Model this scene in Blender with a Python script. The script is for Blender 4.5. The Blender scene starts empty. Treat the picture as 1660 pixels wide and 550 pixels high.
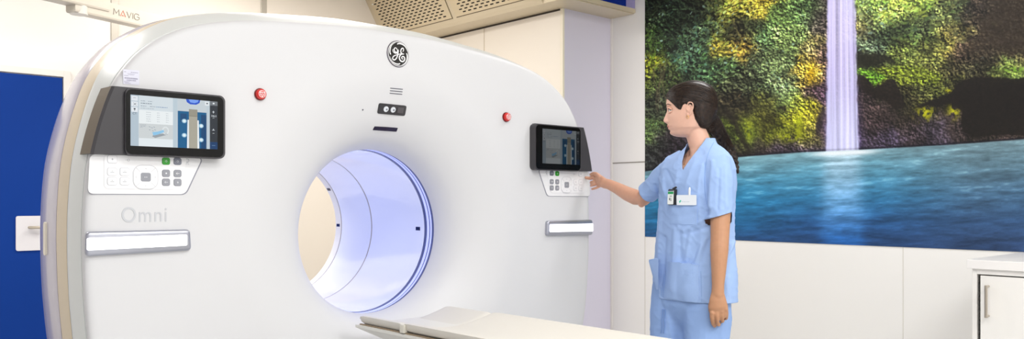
import bpy, bmesh, math, random
import numpy as np
from mathutils import Vector, Matrix
from mathutils.bvhtree import BVHTree
random.seed(7)
SC = bpy.context.scene
COL = SC.collection
PI = math.pi
# ---------------------------------------------------------------- camera frame
CAMP = Vector((-1.898, -2.739, 1.16))
RT = Vector((.7357, -.6774, 0)); FW = Vector((.6774, .7357, 0)); UP = Vector((0, 0, 1))
FPX = 1334.0
def at(x, y, D):                      # a point of the room seen at that pixel, D metres ahead
    return CAMP + RT * ((x - 830) / FPX * D) + FW * D + UP * ((325 - y) / FPX * D)
def onY(x, y, Y):                     # same, on the vertical plane Y = const
    r = (x - 830) / FPX
    D = (Y - CAMP.y) / (FW.y + RT.y * r)
    return at(x, y, D)
def onX(x, y, X):
    r = (x - 830) / FPX
    D = (X - CAMP.x) / (FW.x + RT.x * r)
    return at(x, y, D)
# ---------------------------------------------------------------- materials
def lin(c):
    return tuple(((v / 255) / 12.92 if v / 255 <= .04045 else ((v / 255 + .055) / 1.055) ** 2.4) for v in c)
MATS = {}
def mat(name, rgb, rough=.5, metal=0, emit=None, es=0, noise=0, nscale=40, bump=0, bscale=200, sss=0, coat=0, spec=.5, sheen=0, trans=0, aniso=None):
    if name in MATS: return MATS[name]
    m = bpy.data.materials.new(name); m.use_nodes = True
    nt = m.node_tree; b = nt.nodes['Principled BSDF']
    c = lin(rgb)
    b.inputs['Base Color'].default_value = (*c, 1)
    b.inputs['Roughness'].default_value = rough
    b.inputs['Metallic'].default_value = metal
    b.inputs['Specular IOR Level'].default_value = spec
    b.inputs['Coat Weight'].default_value = coat
    b.inputs['Coat Roughness'].default_value = .06
    b.inputs['Sheen Weight'].default_value = sheen
    b.inputs['Transmission Weight'].default_value = trans
    if sss:
        b.inputs['Subsurface Weight'].default_value = sss
        b.inputs['Subsurface Radius'].default_value = (.012, .005, .003)
        b.inputs['Subsurface Scale'].default_value = 1.0
    if emit:
        b.inputs['Emission Color'].default_value = (*lin(emit), 1)
        b.inputs['Emission Strength'].default_value = es
    tc = nt.nodes.new('ShaderNodeTexCoord')
    if noise:
        n = nt.nodes.new('ShaderNodeTexNoise'); n.inputs['Scale'].default_value = nscale; n.inputs['Detail'].default_value = 4
        nt.links.new(tc.outputs['Object'], n.inputs['Vector'])
        r = nt.nodes.new('ShaderNodeMix'); r.data_type = 'RGBA'
        r.inputs[6].default_value = (*[v * (1 - noise) for v in c], 1)
        r.inputs[7].default_value = (*[min(1, v * (1 + noise)) for v in c], 1)
        nt.links.new(n.outputs['Fac'], r.inputs[0]); nt.links.new(r.outputs[2], b.inputs['Base Color'])
    if bump:
        n = nt.nodes.new('ShaderNodeTexNoise'); n.inputs['Scale'].default_value = bscale; n.inputs['Detail'].default_value = 5
        nt.links.new(tc.outputs['Object'], n.inputs['Vector'])
        bp = nt.nodes.new('ShaderNodeBump'); bp.inputs['Strength'].default_value = bump; bp.inputs['Distance'].default_value = .002
        nt.links.new(n.outputs['Fac'], bp.inputs['Height']); nt.links.new(bp.outputs['Normal'], b.inputs['Normal'])
    MATS[name] = m
    return m
# ---------------------------------------------------------------- objects
def tag(o, label=None, cat=None, group=None, kind=None):
    if label: o['label'] = label
    if cat: o['category'] = cat
    if group: o['group'] = group
    if kind: o['kind'] = kind
    return o
def empty(name, loc, label, cat, group=None, rz=0):
    o = bpy.data.objects.new(name, None); COL.objects.link(o)
    o.location = loc; o.rotation_euler = (0, 0, rz); o.empty_display_size = .1
    return tag(o, label, cat, group)
def link(name, me, parent=None, mats=None):
    o = bpy.data.objects.new(name, me); COL.objects.link(o)
    if mats:
        for m in (mats if isinstance(mats, (list, tuple)) else [mats]): me.materials.append(m)
    if parent:
        o.parent = parent
        # geometry is written in room coordinates: undo the parents' placement
        M = Matrix.Identity(4); p = parent
        while p:
            M = Matrix.Translation(p.location) @ p.rotation_euler.to_matrix().to_4x4() @ M if p.type == 'EMPTY' else M
            p = p.parent
        me.transform(M.inverted())
    return o
def obj(name, bm, m, parent=None, smooth=False, angle=35):
    me = bpy.data.meshes.new(name)
    bmesh.ops.recalc_face_normals(bm, faces=bm.faces) if not getattr(bm, 'is_open_mesh', False) else None
    bm.to_mesh(me); bm.free()
    if smooth:
        me.shade_smooth()
        try: me.set_sharp_from_angle(angle=math.radians(angle))
        except Exception: pass
    return link(name, me, parent, m)
def struct(name, bm, m, parent=None, **k):
    o = obj(name, bm, m, parent, **k)
    if not parent: o['kind'] = 'structure'
    return o
# ---------------------------------------------------------------- shapes
def bx(bm, a, b, bev=0, seg=2, mi=0):
    a, b = Vector(a), Vector(b)
    lo = Vector([min(a[i], b[i]) for i in range(3)]); hi = Vector([max(a[i], b[i]) for i in range(3)])
    r = bmesh.ops.create_cube(bm, size=1)
    vs = r['verts']
    for v in vs:
        v.co = Vector([lo[i] + (v.co[i] + .5) * (hi[i] - lo[i]) for i in range(3)])
    fs = set(f for v in vs for f in v.link_faces)
    for f in fs: f.material_index = mi
    if bev:
        es = list(set(e for v in vs for e in v.link_edges))
        bmesh.ops.bevel(bm, geom=es, offset=bev, segments=seg, affect='EDGES', profile=.6)
    return bm
def box(a, b, bev=0, seg=2): return bx(bmesh.new(), a, b, bev, seg)
def prism(pts, ext, bm=None, bev=0, seg=2, mi=0):
    """pts: list of 3-D points of a flat outline; ext: Vector to extrude by."""
    bm = bm or bmesh.new()
    n = len(pts)
    A = [bm.verts.new(Vector(p)) for p in pts]; B = [bm.verts.new(Vector(p) + Vector(ext)) for p in pts]
    fs = [bm.faces.new(A), bm.faces.new(B[::-1])]
    for i in range(n):
        fs.append(bm.faces.new((A[i], B[i], B[(i + 1) % n], A[(i + 1) % n])))
    for f in fs: f.material_index = mi
    if bev:
        es = [e for e in fs[0].edges]
        bmesh.ops.recalc_face_normals(bm, faces=fs)
        bmesh.ops.bevel(bm, geom=es, offset=bev, segments=seg, affect='EDGES', profile=.6)
    return bm
def rrect(x0, z0, x1, z1, r, n=6):
    out = []
    for cx, cz, a0 in ((x1 - r, z1 - r, 0), (x0 + r, z1 - r, 90), (x0 + r, z0 + r, 180), (x1 - r, z0 + r, 270)):
        for k in range(n + 1):
            a = math.radians(a0 + 90 * k / n); out.append((cx + r * math.cos(a), cz + r * math.sin(a)))
    return out
def roundpoly(pts, r, n=5):
    out = []; m = len(pts)
    for i in range(m):
        p0, p1, p2 = Vector(pts[i - 1]), Vector(pts[i]), Vector(pts[(i + 1) % m])
        a = (p0 - p1).normalized(); b = (p2 - p1).normalized()
        rr = min(r, (p0 - p1).length * .45, (p2 - p1).length * .45)
        for k in range(n + 1):
            t = k / n
            q = (p1 + a * rr) * (1 - t) ** 2 + p1 * 2 * t * (1 - t) + (p1 + b * rr) * t * t
            out.append((q.x, q.y))
    return out
def XZ(pts, y): return [Vector((p[0], y, p[1])) for p in pts]
def disc(cx, cz, r, n=24): return [(cx + r * math.cos(2 * PI * k / n), cz + r * math.sin(2 * PI * k / n)) for k in range(n)]
def frames(pts):
    pts = [Vector(p) for p in pts]; T = []
    for i in range(len(pts)):
        a = pts[max(0, i - 1)]; b = pts[min(len(pts) - 1, i + 1)]
        T.append((b - a).normalized())
    n = T[0].orthogonal().normalized(); N = []
    for t in T:
        n = (n - t * n.dot(t)).normalized(); N.append(n)
    return pts, T, N
def tube(pts, rad, seg=12, bm=None, cap=True, mi=0, ref=None, dome=False):
    """rad: number, list, or list of (ra, rb) with ref giving the direction of ra."""
    bm = bm or bmesh.new()
    pts, T, N = frames(pts); n = len(pts)
    if not isinstance(rad, (list, tuple)): rad = [rad] * n
    rings = []
    P = list(pts); R = list(rad); NN = list(N); TT = list(T)
    if dome:
        def sc(r, s): return (r[0] * s, r[1] * s) if isinstance(r, (tuple, list)) else r * s
        def mx(r): return max(r) if isinstance(r, (tuple, list)) else r
        pre = []; post = []
        for a in (80, 55, 28):
            s = math.cos(math.radians(a)); d = math.sin(math.radians(a))
            pre.append((P[0] - TT[0] * mx(R[0]) * d, sc(R[0], s)))
            post.insert(0, (P[-1] + TT[-1] * mx(R[-1]) * d, sc(R[-1], s)))
        m0, m1 = NN[0], NN[-1]; t0, t1 = TT[0], TT[-1]
        P = [p for p, _ in pre] + P + [p for p, _ in post]
        R = [r for _, r in pre] + R + [r for _, r in post]
        NN = [m0] * 3 + NN + [m1] * 3; TT = [t0] * 3 + TT + [t1] * 3
    for p, t, nn, r in zip(P, TT, NN, R):
        if ref is not None:
            a = Vector(ref); a = (a - t * a.dot(t)).normalized()
        else: a = nn
        b = t.cross(a)
        ra, rb = r if isinstance(r, (tuple, list)) else (r, r)
        rings.append([bm.verts.new(p + a * (ra * math.cos(2 * PI * k / seg)) + b * (rb * math.sin(2 * PI * k / seg))) for k in range(seg)])
    fs = []
    for A, B in zip(rings, rings[1:]):
        for k in range(seg):
            fs.append(bm.faces.new((A[k], A[(k + 1) % seg], B[(k + 1) % seg], B[k])))
    if cap:
        fs.append(bm.faces.new(rings[0][::-1])); fs.append(bm.faces.new(rings[-1]))
    for f in fs: f.material_index = mi
    return bm
def ball(bm, c, r, u=14, v=10, rot=None, mi=0):
    rx, ry, rz = r if isinstance(r, (tuple, list)) else (r, r, r)
    M = Matrix.Translation(Vector(c)) @ (rot.to_4x4() if rot else Matrix.Identity(4)) @ Matrix.Diagonal((rx, ry, rz, 1))
    q = bmesh.ops.create_uvsphere(bm, u_segments=u, v_segments=v, radius=1, matrix=M)
    for vv in q['verts']:
        for f in vv.link_faces: f.material_index = mi
    return bm
def lerp_table(tab, x):
    if x <= tab[0][0]: return tab[0][1:]
    for a, b in zip(tab, tab[1:]):
        if x <= b[0]:
            t = (x - a[0]) / (b[0] - a[0]); return tuple(p + (q - p) * t for p, q in zip(a[1:], b[1:]))
    return tab[-1][1:]
def catmull(pts, n=6, closed=False):
    pts = [Vector(p) for p in pts]; out = []; m = len(pts)
    rng = range(m if closed else m - 1)
    for i in rng:
        if closed: p0, p1, p2, p3 = pts[i - 1], pts[i], pts[(i + 1) % m], pts[(i + 2) % m]
        else: p0, p1, p2, p3 = pts[max(0, i - 1)], pts[i], pts[i + 1], pts[min(m - 1, i + 2)]
        for k in range(n):
            t = k / n
            out.append(.5 * ((2 * p1) + (p2 - p0) * t + (2 * p0 - 5 * p1 + 4 * p2 - p3) * t * t + (3 * p1 - p0 - 3 * p2 + p3) * t ** 3))
    if not closed: out.append(pts[-1])
    return out
def text_mesh(s, size, depth=.0005, space=1.0, bold=0):
    """flat lettering in the XZ plane (reading along +X, facing -Y), lower left at the origin"""
    cu = bpy.data.curves.new('t', 'FONT'); cu.body = s; cu.size = size; cu.extrude = depth; cu.space_character = space; cu.offset = bold
    o = bpy.data.objects.new('t', cu); COL.objects.link(o)
    dg = bpy.context.evaluated_depsgraph_get(); dg.update()
    me = bpy.data.meshes.new_from_object(o.evaluated_get(dg))
    bpy.data.objects.remove(o); bpy.data.curves.remove(cu)
    me.transform(Matrix.Rotation(PI / 2, 4, 'X'))
    return me
def write(name, s, x0, z0, y, m, parent, width=None, height=None, depth=.0005, space=1.0, bold=0, rot=None):
    me = text_mesh(s, 1, 0, space, bold)
    xs = [v.co.x for v in me.vertices]; zs = [v.co.z for v in me.vertices]
    w = max(xs) - min(xs); h = max(zs) - min(zs)
    sz = height / h if height else width / w
    sx = width / w if width else sz
    for v in me.vertices:
        v.co = Vector(((v.co.x - min(xs)) * sx, 0, (v.co.z - min(zs)) * sz))
    bm = bmesh.new(); bm.from_mesh(me)
    r = bmesh.ops.extrude_face_region(bm, geom=bm.faces[:])
    for v in [g for g in r['geom'] if isinstance(g, bmesh.types.BMVert)]: v.co.y -= depth
    bmesh.ops.recalc_face_normals(bm, faces=bm.faces)
    bm.to_mesh(me); bm.free()
    if rot is not None: me.transform(rot)
    me.transform(Matrix.Translation((x0, y, z0)))
    return link(name, me, parent, m)
def evaluated(me, mods):
    o = bpy.data.objects.new('tmp', me); COL.objects.link(o)
    for typ, kw in mods:
        md = o.modifiers.new(typ, typ)
        for k, v in kw.items(): setattr(md, k, v)
    dg = bpy.context.evaluated_depsgraph_get(); dg.update()
    r = bpy.data.meshes.new_from_object(o.evaluated_get(dg))
    bpy.data.objects.remove(o)
    return r
def fuse(bm, voxel, smooth=3, fac=.5):
    bmesh.ops.recalc_face_normals(bm, faces=bm.faces)
    me = bpy.data.meshes.new('f'); bm.to_mesh(me); bm.free()
    return evaluated(me, [('REMESH', dict(mode='VOXEL', voxel_size=voxel, use_smooth_shade=True)), ('SMOOTH', dict(factor=fac, iterations=smooth))])
# ================================================================ the room
H = 2.78
WX, PX, BY, PY = 2.60, 2.105, 2.95, 1.105       # mural wall, recessed wall, back wall, pier face
ZS = 2.455
white_wall = mat('white_wall_panel', (238, 236, 232), .45, bump=.05, bscale=300)
warm_wall = mat('cream_wall_panel', (243, 235, 222), .45, bump=.05, bscale=300)
tinted_pier = mat('pier_bounce_light_lilac', (220, 216, 232), .4, bump=.05, bscale=300)  # lilac of bluish bounce light put into the pier colour
seam = mat('wall_seam_shadow_gap', (150, 145, 136), .7)
alu = mat('brushed_aluminium_trim', (190, 184, 172), .35, .3)
struct('floor', box((-4.2, -4.6, -.1), (3.2, 3.5, 0)), mat('blue_vinyl_floor', (214, 214, 212), .4, noise=.05, nscale=30))
struct('ceiling', box((-4.2, -4.6, H), (3.2, 3.5, H + .1)), mat('cream_ceiling', (240, 236, 226), .6))
struct('wall_right', box((WX, -4.6, 0), (WX + .1, PY, H)), white_wall)
struct('wall_pier', box((PX + .002, PY, 0), (WX + .1, PY + .1, H)), tinted_pier)
struct('wall_recess', box((PX, PY + .002, 0), (PX + .0018, BY, H)), warm_wall)
struct('wall_core', box((PX + .002, PY + .1, 0), (PX + .1, BY, H)), warm_wall)
struct('wall_back', box((-4.2, BY, 0), (PX + .1, BY + .1, H)), warm_wall)
struct('wall_left', box((-4.2, -4.6, 0), (-4.1, BY, H)), mat('pale_blue_wall', (206, 206, 214), .5))
struct('wall_front', box((-4.1, -4.6, 0), (WX, -4.5, H)), white_wall)
# whiter sheet paints the overexposed back wall left of the first aluminium strip
p182 = onY(182, 40, BY).x
struct('wall_brightened', box((-4.1, BY - .004, 0), (p182 - .01, BY, H)), mat('overexposed_wall_white', (250, 247, 240), .4))
x422 = onY(427, 10, BY).x
struct('trim_1', box((p182 - .01, BY - .012, 0), (p182 + .035, BY, H), .002), alu)
struct('trim_2', box((x422 - .022, BY - .012, 0), (x422 + .022, BY, H), .002), alu)
struct('trim_3', box((PX - .004, PY - .004, 0), (PX + .014, PY + .02, ZS), .002), mat('cream_corner_trim', (242, 234, 214), .4))
struct('trim_4', box((WX - .006, PY - .02, 0), (WX, PY, ZS), .002), mat('pale_corner_trim', (236, 232, 226), .4))
struct('trim_5', box((WX - .003, .80, 1.421), (WX, PY - .02, 1.428)), seam)       # level joint left of the picture
ys = onX(785, 70, PX).y
struct('trim_6', box((PX - .002, ys - .003, 0), (PX, ys + .003, ZS)), mat('hairline_joint', (205, 192, 168), .7))
ym = onX(1464, 470, WX).y
struct('trim_7', box((WX - .001, ym - .002, 0), (WX, ym + .002, .91)), mat('faint_joint', (215, 211, 202), .7))
struct('trim_8', box((WX - .002, .795, 0), (WX, .80, 1.421)), mat('faint_joint', (215, 211, 202), .7))
for i, (nm, a, b) in enumerate((('baseboard_right', (WX - .012, -4.5, 0), (WX, PY - .02, .08)), ('baseboard_back', (-4.1, BY - .016, 0), (-1.75, BY - .004, .08)))):
    struct(nm, box(a, b, .002), mat('grey_skirting', (170, 170, 168), .4))
# ---- bulkhead: runs round the pier at the ceiling
bh = mat('cream_bulkhead_metal', (214, 200, 172), .35, .15)
bm = bmesh.new()
FY = .893; FX = 1.92
bx(bm, (FX, FY + .001, ZS), (WX, PY + .0, H), .001, 1)
LEAN = .19
prism([Vector((PX, PY, ZS)), Vector((FX, PY, ZS)), Vector((FX - .015, PY, ZS + .02)), Vector((FX - LEAN, PY, H)), Vector((PX, PY, H))], (0, BY - PY, 0), bm)
struct('ceiling_bulkhead', bm, bh)
struct('trim_9', box((PX - .003, PY + .02, ZS - .012), (PX, BY, ZS - .001)), mat('shadow_gap_dark', (60, 52, 44), .8))
# blue glazed fascia on the bulkhead
t = empty('blue_fascia_panel', (2.27, FY, ZS + .03), 'deep blue glossy fascia panel along the ceiling bulkhead left of the waterfall picture', 'panel')
obj('glass_sheet', box((FX + .02, FY - .012, ZS + .035), (WX - .10, FY - .001, H - .01), .002), mat('deep_blue_glossy_panel', (14, 44, 140), .12, coat=.5), t)
obj('end_strip', box((WX - .098, FY - .010, ZS + .02), (WX - .002, FY - .001, H - .01), .002), mat('lilac_end_strip', (150, 142, 190), .3), t)
obj('bottom_channel', box((FX + .02, FY - .014, ZS + .005), (WX - .002, FY - .001, ZS + .034), .002), bh, t)
# perforated grille panels on the leaning face
pm = mat('cream_perforated_steel', (216, 200, 168), .35, .2); hole = mat('slot_dark', (34, 26, 18), .9)
A = Vector((FX - .015, 0, ZS + .02)); B = Vector((FX - LEAN, 0, H)); up = (B - A).normalized(); L = (B - A).length
nrm = Vector((-up.z, 0, up.x)).normalized()
if nrm.x > 0: nrm = -nrm
def grille(y0, y1, label):
    t = empty('perforated_ceiling_grille', (A.x, (y0 + y1) / 2, A.z), label, 'grille', 'slotted grilles on the bulkhead')
    def Q(y, s, o=0): return Vector((A.x, y, A.z)) + up * s + nrm * o
    bm = bmesh.new()
    prism([Q(y0, .035), Q(y1, .035), Q(y1, L - .01), Q(y0, L - .01)], nrm * .006, bm, bev=.0015, seg=1)
    row = 0; s = .06
    while s < L - .03:
        y = y0 + .05 + (.03 if row % 2 else 0)
        while y + .04 < y1 - .03:
            c = [Q(y + dx, s + dz, .0066) for dx, dz in ((0, 0), (.006, -.0045), (.034, -.0045), (.04, 0), (.034, .0045), (.006, .0045))]
            f = bm.faces.new([bm.verts.new(p) for p in c]); f.material_index = 1
            y += .06
        s += .0215; row += 1
    obj('slotted_sheet', bm, [pm, hole], t)
    bm = bmesh.new()
    for s in (.032, L - .008):
        prism([Q(y0 - .004, s - .003), Q(y1 + .004, s - .003), Q(y1 + .004, s + .003), Q(y0 - .004, s + .003)], nrm * .0015, bm)
    for y in (y0 - .004, y1 + .001):
        prism([Q(y, .03), Q(y + .003, .03), Q(y + .003, L - .006), Q(y, L - .006)], nrm * .0015, bm)
    obj('shadow_joint', bm, mat('grille_joint', (90, 76, 56), .7), t)
    for y, s in ((y1 - .03, L - .05), (y0 + .03, L - .05)):
        bm = ball(bmesh.new(), Q(y, s, .006), .009, 10, 8)
        obj('screw_head', bm, mat('chrome', (220, 218, 212), .15, 1), t)
grille(2.02, 2.90, 'cream slotted ceiling grille in the far corner, the farther of the two')
grille(1.13, 1.97, 'cream slotted ceiling grille nearer the lilac grey pier')
# ---- blue sliding door in the back wall
dx1 = onY(100, 130, BY).x; zt = onY(100, 127, BY).z
d = empty('door_1', (dx1 - .6, BY, 0), 'flat deep blue door in a white frame behind the scanner', 'door'); d['kind'] = 'structure'
del d['category']
obj('door_leaf', box((dx1 - 1.12, BY - .02, .01), (dx1, BY - .005, zt), .003), mat('deep_blue_door', (2, 58, 146), .6, spec=.2, bump=.08, bscale=500), d)
bm = bmesh.new()
bx(bm, (dx1 + .004, BY - .028, 0), (dx1 + .045, BY - .004, zt + .045), .002)
bx(bm, (dx1 - 1.17, BY - .028, 0), (dx1 - 1.124, BY - .004, zt + .045), .002)
bx(bm, (dx1 - 1.124, BY - .028, zt + .006), (dx1 + .004, BY - .004, zt + .045), .002)
obj('door_frame', bm, mat('white_door_frame', (246, 242, 234), .4), d)
a = onY(24, 407, BY); b = onY(64, 350, BY)
pl = prism(XZ(rrect(a.x, a.z, a.x + .27, b.z, .012), BY - .022), (0, -.006, 0))
plo = obj('handle_plate', pl, mat('white_handle_plate', (238, 236, 238), .35), d)
hx = onY(44, 369, BY)
bm = tube([(hx.x + .02, BY - .028, hx.z), (hx.x + .02, BY - .055, hx.z)], .008)
tube([(hx.x, BY - .055, hx.z + .001), (hx.x + .075, BY - .055, hx.z - .001)], (.009), bm=bm, dome=True)
obj('door_handle', bm, mat('satin_nickel', (200, 190, 172), .3, .8), plo, smooth=True)
# ---- ceiling-mounted support arm with lettering
cream = mat('cream_painted_metal', (214, 206, 190), .4)
t = empty('ceiling_support_arm', (-.9, 1.6, 2.5), 'cream ceiling mounted support arm with grey lettering, above the left of the scanner', 'support arm')
Pa = at(128, -5, 4.55); Pb = at(262, 44, 5.05)
d2 = (Pb - Pa); d2.z = 0; zarm = 2.235
Pa = Vector((Pa.x, Pa.y, zarm)); Pb = Vector((Pb.x, Pb.y, zarm))
d2 = (Pb - Pa).normalized(); side = Vector((-d2.y, d2.x, 0))
def arm_box(p, q, w, z0, z1, bm, bev=.012):
    o = [p - side * w, q - side * w, q + side * w, p + side * w]
    return prism([Vector((v.x, v.y, z0)) for v in o], (0, 0, z1 - z0), bm, bev=bev, seg=2)
bm = bmesh.new(); arm_box(Pa - d2 * .05, Pb + d2 * .5, .04, zarm - .045, zarm + .05, bm)
obj('spring_arm', bm, cream, t)
bm = bmesh.new(); Pc = at(60, -28, 4.3); Pc = Vector((Pc.x, Pc.y, zarm + .06))
o = [Pc, Pa + d2 * .12]
arm_box(Pa - d2 * .9, Pa + d2 * .16, .048, zarm - .005, zarm + .10, bm)
obj('extension_arm', bm, cream, t)
bm = tube([Pa + Vector((0, 0, -.048)), Pa + Vector((0, 0, .12))], .046, 24)
obj('elbow_joint', bm, mat('pale_grey_plastic', (226, 222, 212), .35), t, smooth=True)
bm = tube([Pa - d2 * .85 + Vector((0, 0, .1)), Vector((Pa.x - d2.x * .85, Pa.y - d2.y * .85, H))], .06, 24)
obj('ceiling_column', bm, cream, t, smooth=True)
# lettering on the side facing the camera
ang = math.atan2(d2.y, d2.x)
pL = Pa + d2 * ((at(184, 12, 4.7) - Pa).dot(d2)) - side * .0405
grey_ink = mat('warm_grey_ink', (128, 120, 110), .5); red_ink = mat('orange_red_ink', (222, 88, 40), .5)
R = Matrix.Rotation(ang, 4, 'Z')
cursor = 0; hh = .034
for ch, m in (('M', grey_ink), ('Λ', red_ink), ('V', grey_ink), ('I', grey_ink), ('G', grey_ink)):
    w = {'M': .038, 'Λ': .034, 'V': .032, 'I': .004, 'G': .034}[ch]
    bm = bmesh.new()
    def st(pts, bm=bm): tube([(p[0] * w, 0, p[1] * hh) for p in pts], .0019, 6, bm=bm)
    if ch == 'M': st([(0, 0), (.08, 1), (.5, .3), (.92, 1), (1, 0)])
    if ch == 'Λ': st([(0, 0), (.5, 1), (1, 0)]); st([(.3, .15), (.62, .15)])
    if ch == 'V': st([(0, 1), (.5, 0), (1, 1)])
    if ch == 'I': st([(.5, 0), (.5, 1)])
    if ch == 'G': st([(.95, .85), (.7, 1), (.25, 1), (0, .75), (0, .25), (.25, 0), (.75, 0), (1, .2), (1, .5), (.55, .5)])
    bmesh.ops.transform(bm, matrix=Matrix.Translation(pL) @ R @ Matrix.Translation((cursor, 0, -.012)), verts=bm.verts)
    obj('letter', bm, m, t)
    cursor += w + .008
# ---- cabinet and worktop
cab = mat('white_laminate', (232, 229, 224), .4, noise=.02, nscale=400)
c0 = Vector((1.867, -1.483, .91))
ZT = .872
t = empty('base_cabinet', (2.25, -2.1, 0), 'white base cabinet with a bar handle against the picture wall', 'cabinet')
x0, x1, y1, y0 = c0.x + .012, WX - .014, c0.y - .018, -3.0
bm = bmesh.new()
bx(bm, (x0, y1 - .018, .08), (x1, y1, ZT), .001, 1)            # end panel
bx(bm, (x0, y0, .08), (x1, y0 + .018, ZT), .001, 1)
bx(bm, (x0 + .02, y0 + .018, .08), (x1, y1 - .018, .10))
bx(bm, (x1 - .01, y0 + .018, .10), (x1, y1 - .018, ZT))
bx(bm, (x0, y0 + .018, ZT - .022), (x1 - .01, y1 - .018, ZT), .001, 1)
obj('carcass', bm, cab, t)
bm = box((x0 + .05, y0, 0), (x1, y1, .08)); obj('plinth', bm, mat('grey_plinth', (150, 150, 150), .5), t)
yh = onX(1603, 485, x0).y
gap = .014
for k, (ya, yb, hinge) in enumerate(((y1 - .018 - gap, y1 - .018 - gap - .60, 1), (y1 - .018 - gap - .604, y0 + .02, 0))):
    dr = obj('door', box((x0 - .002, ya, .10), (x0 + .016, yb, ZT - .027), .001, 1), cab, t)
    hy = yh if k == 0 else ya - .05
    bm = bmesh.new(); hz1 = onX(1603, 463, x0 - .03).z; hz0 = onX(1603, 516, x0 - .03).z
    for z in (hz0 + .006, hz1 - .006): tube([(x0 - .002, hy, z), (x0 - .034, hy, z)], .0045, 10, bm=bm)
    bx(bm, (x0 - .041, hy - .0055, hz0), (x0 - .030, hy + .0055, hz1), .003, 2)
    obj('handle', bm, mat('brushed_steel', (196, 186, 172), .3, .9), dr)
bm = bmesh.new()
random.seed(3); z = .12
while z < ZT - .05:
    hgt = random.uniform(.01, .035); bx(bm, (x0 + .02, y1 - .0185 - gap * .6, z), (x0 + .027, y1 - .018, z + hgt)); z += hgt + random.uniform(.004, .02)
obj('hinge_strip', bm, mat('dark_hinge_strip', (64, 62, 60), .6), t)
wt = obj('worktop', box((c0.x, -3.02, ZT), (WX - .001, c0.y, .91), .002), mat('pale_grey_worktop', (232, 229, 226), .35, noise=.02, nscale=300))
tag(wt, 'pale grey worktop slab lying over the white cabinet at the right', 'worktop')
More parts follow.
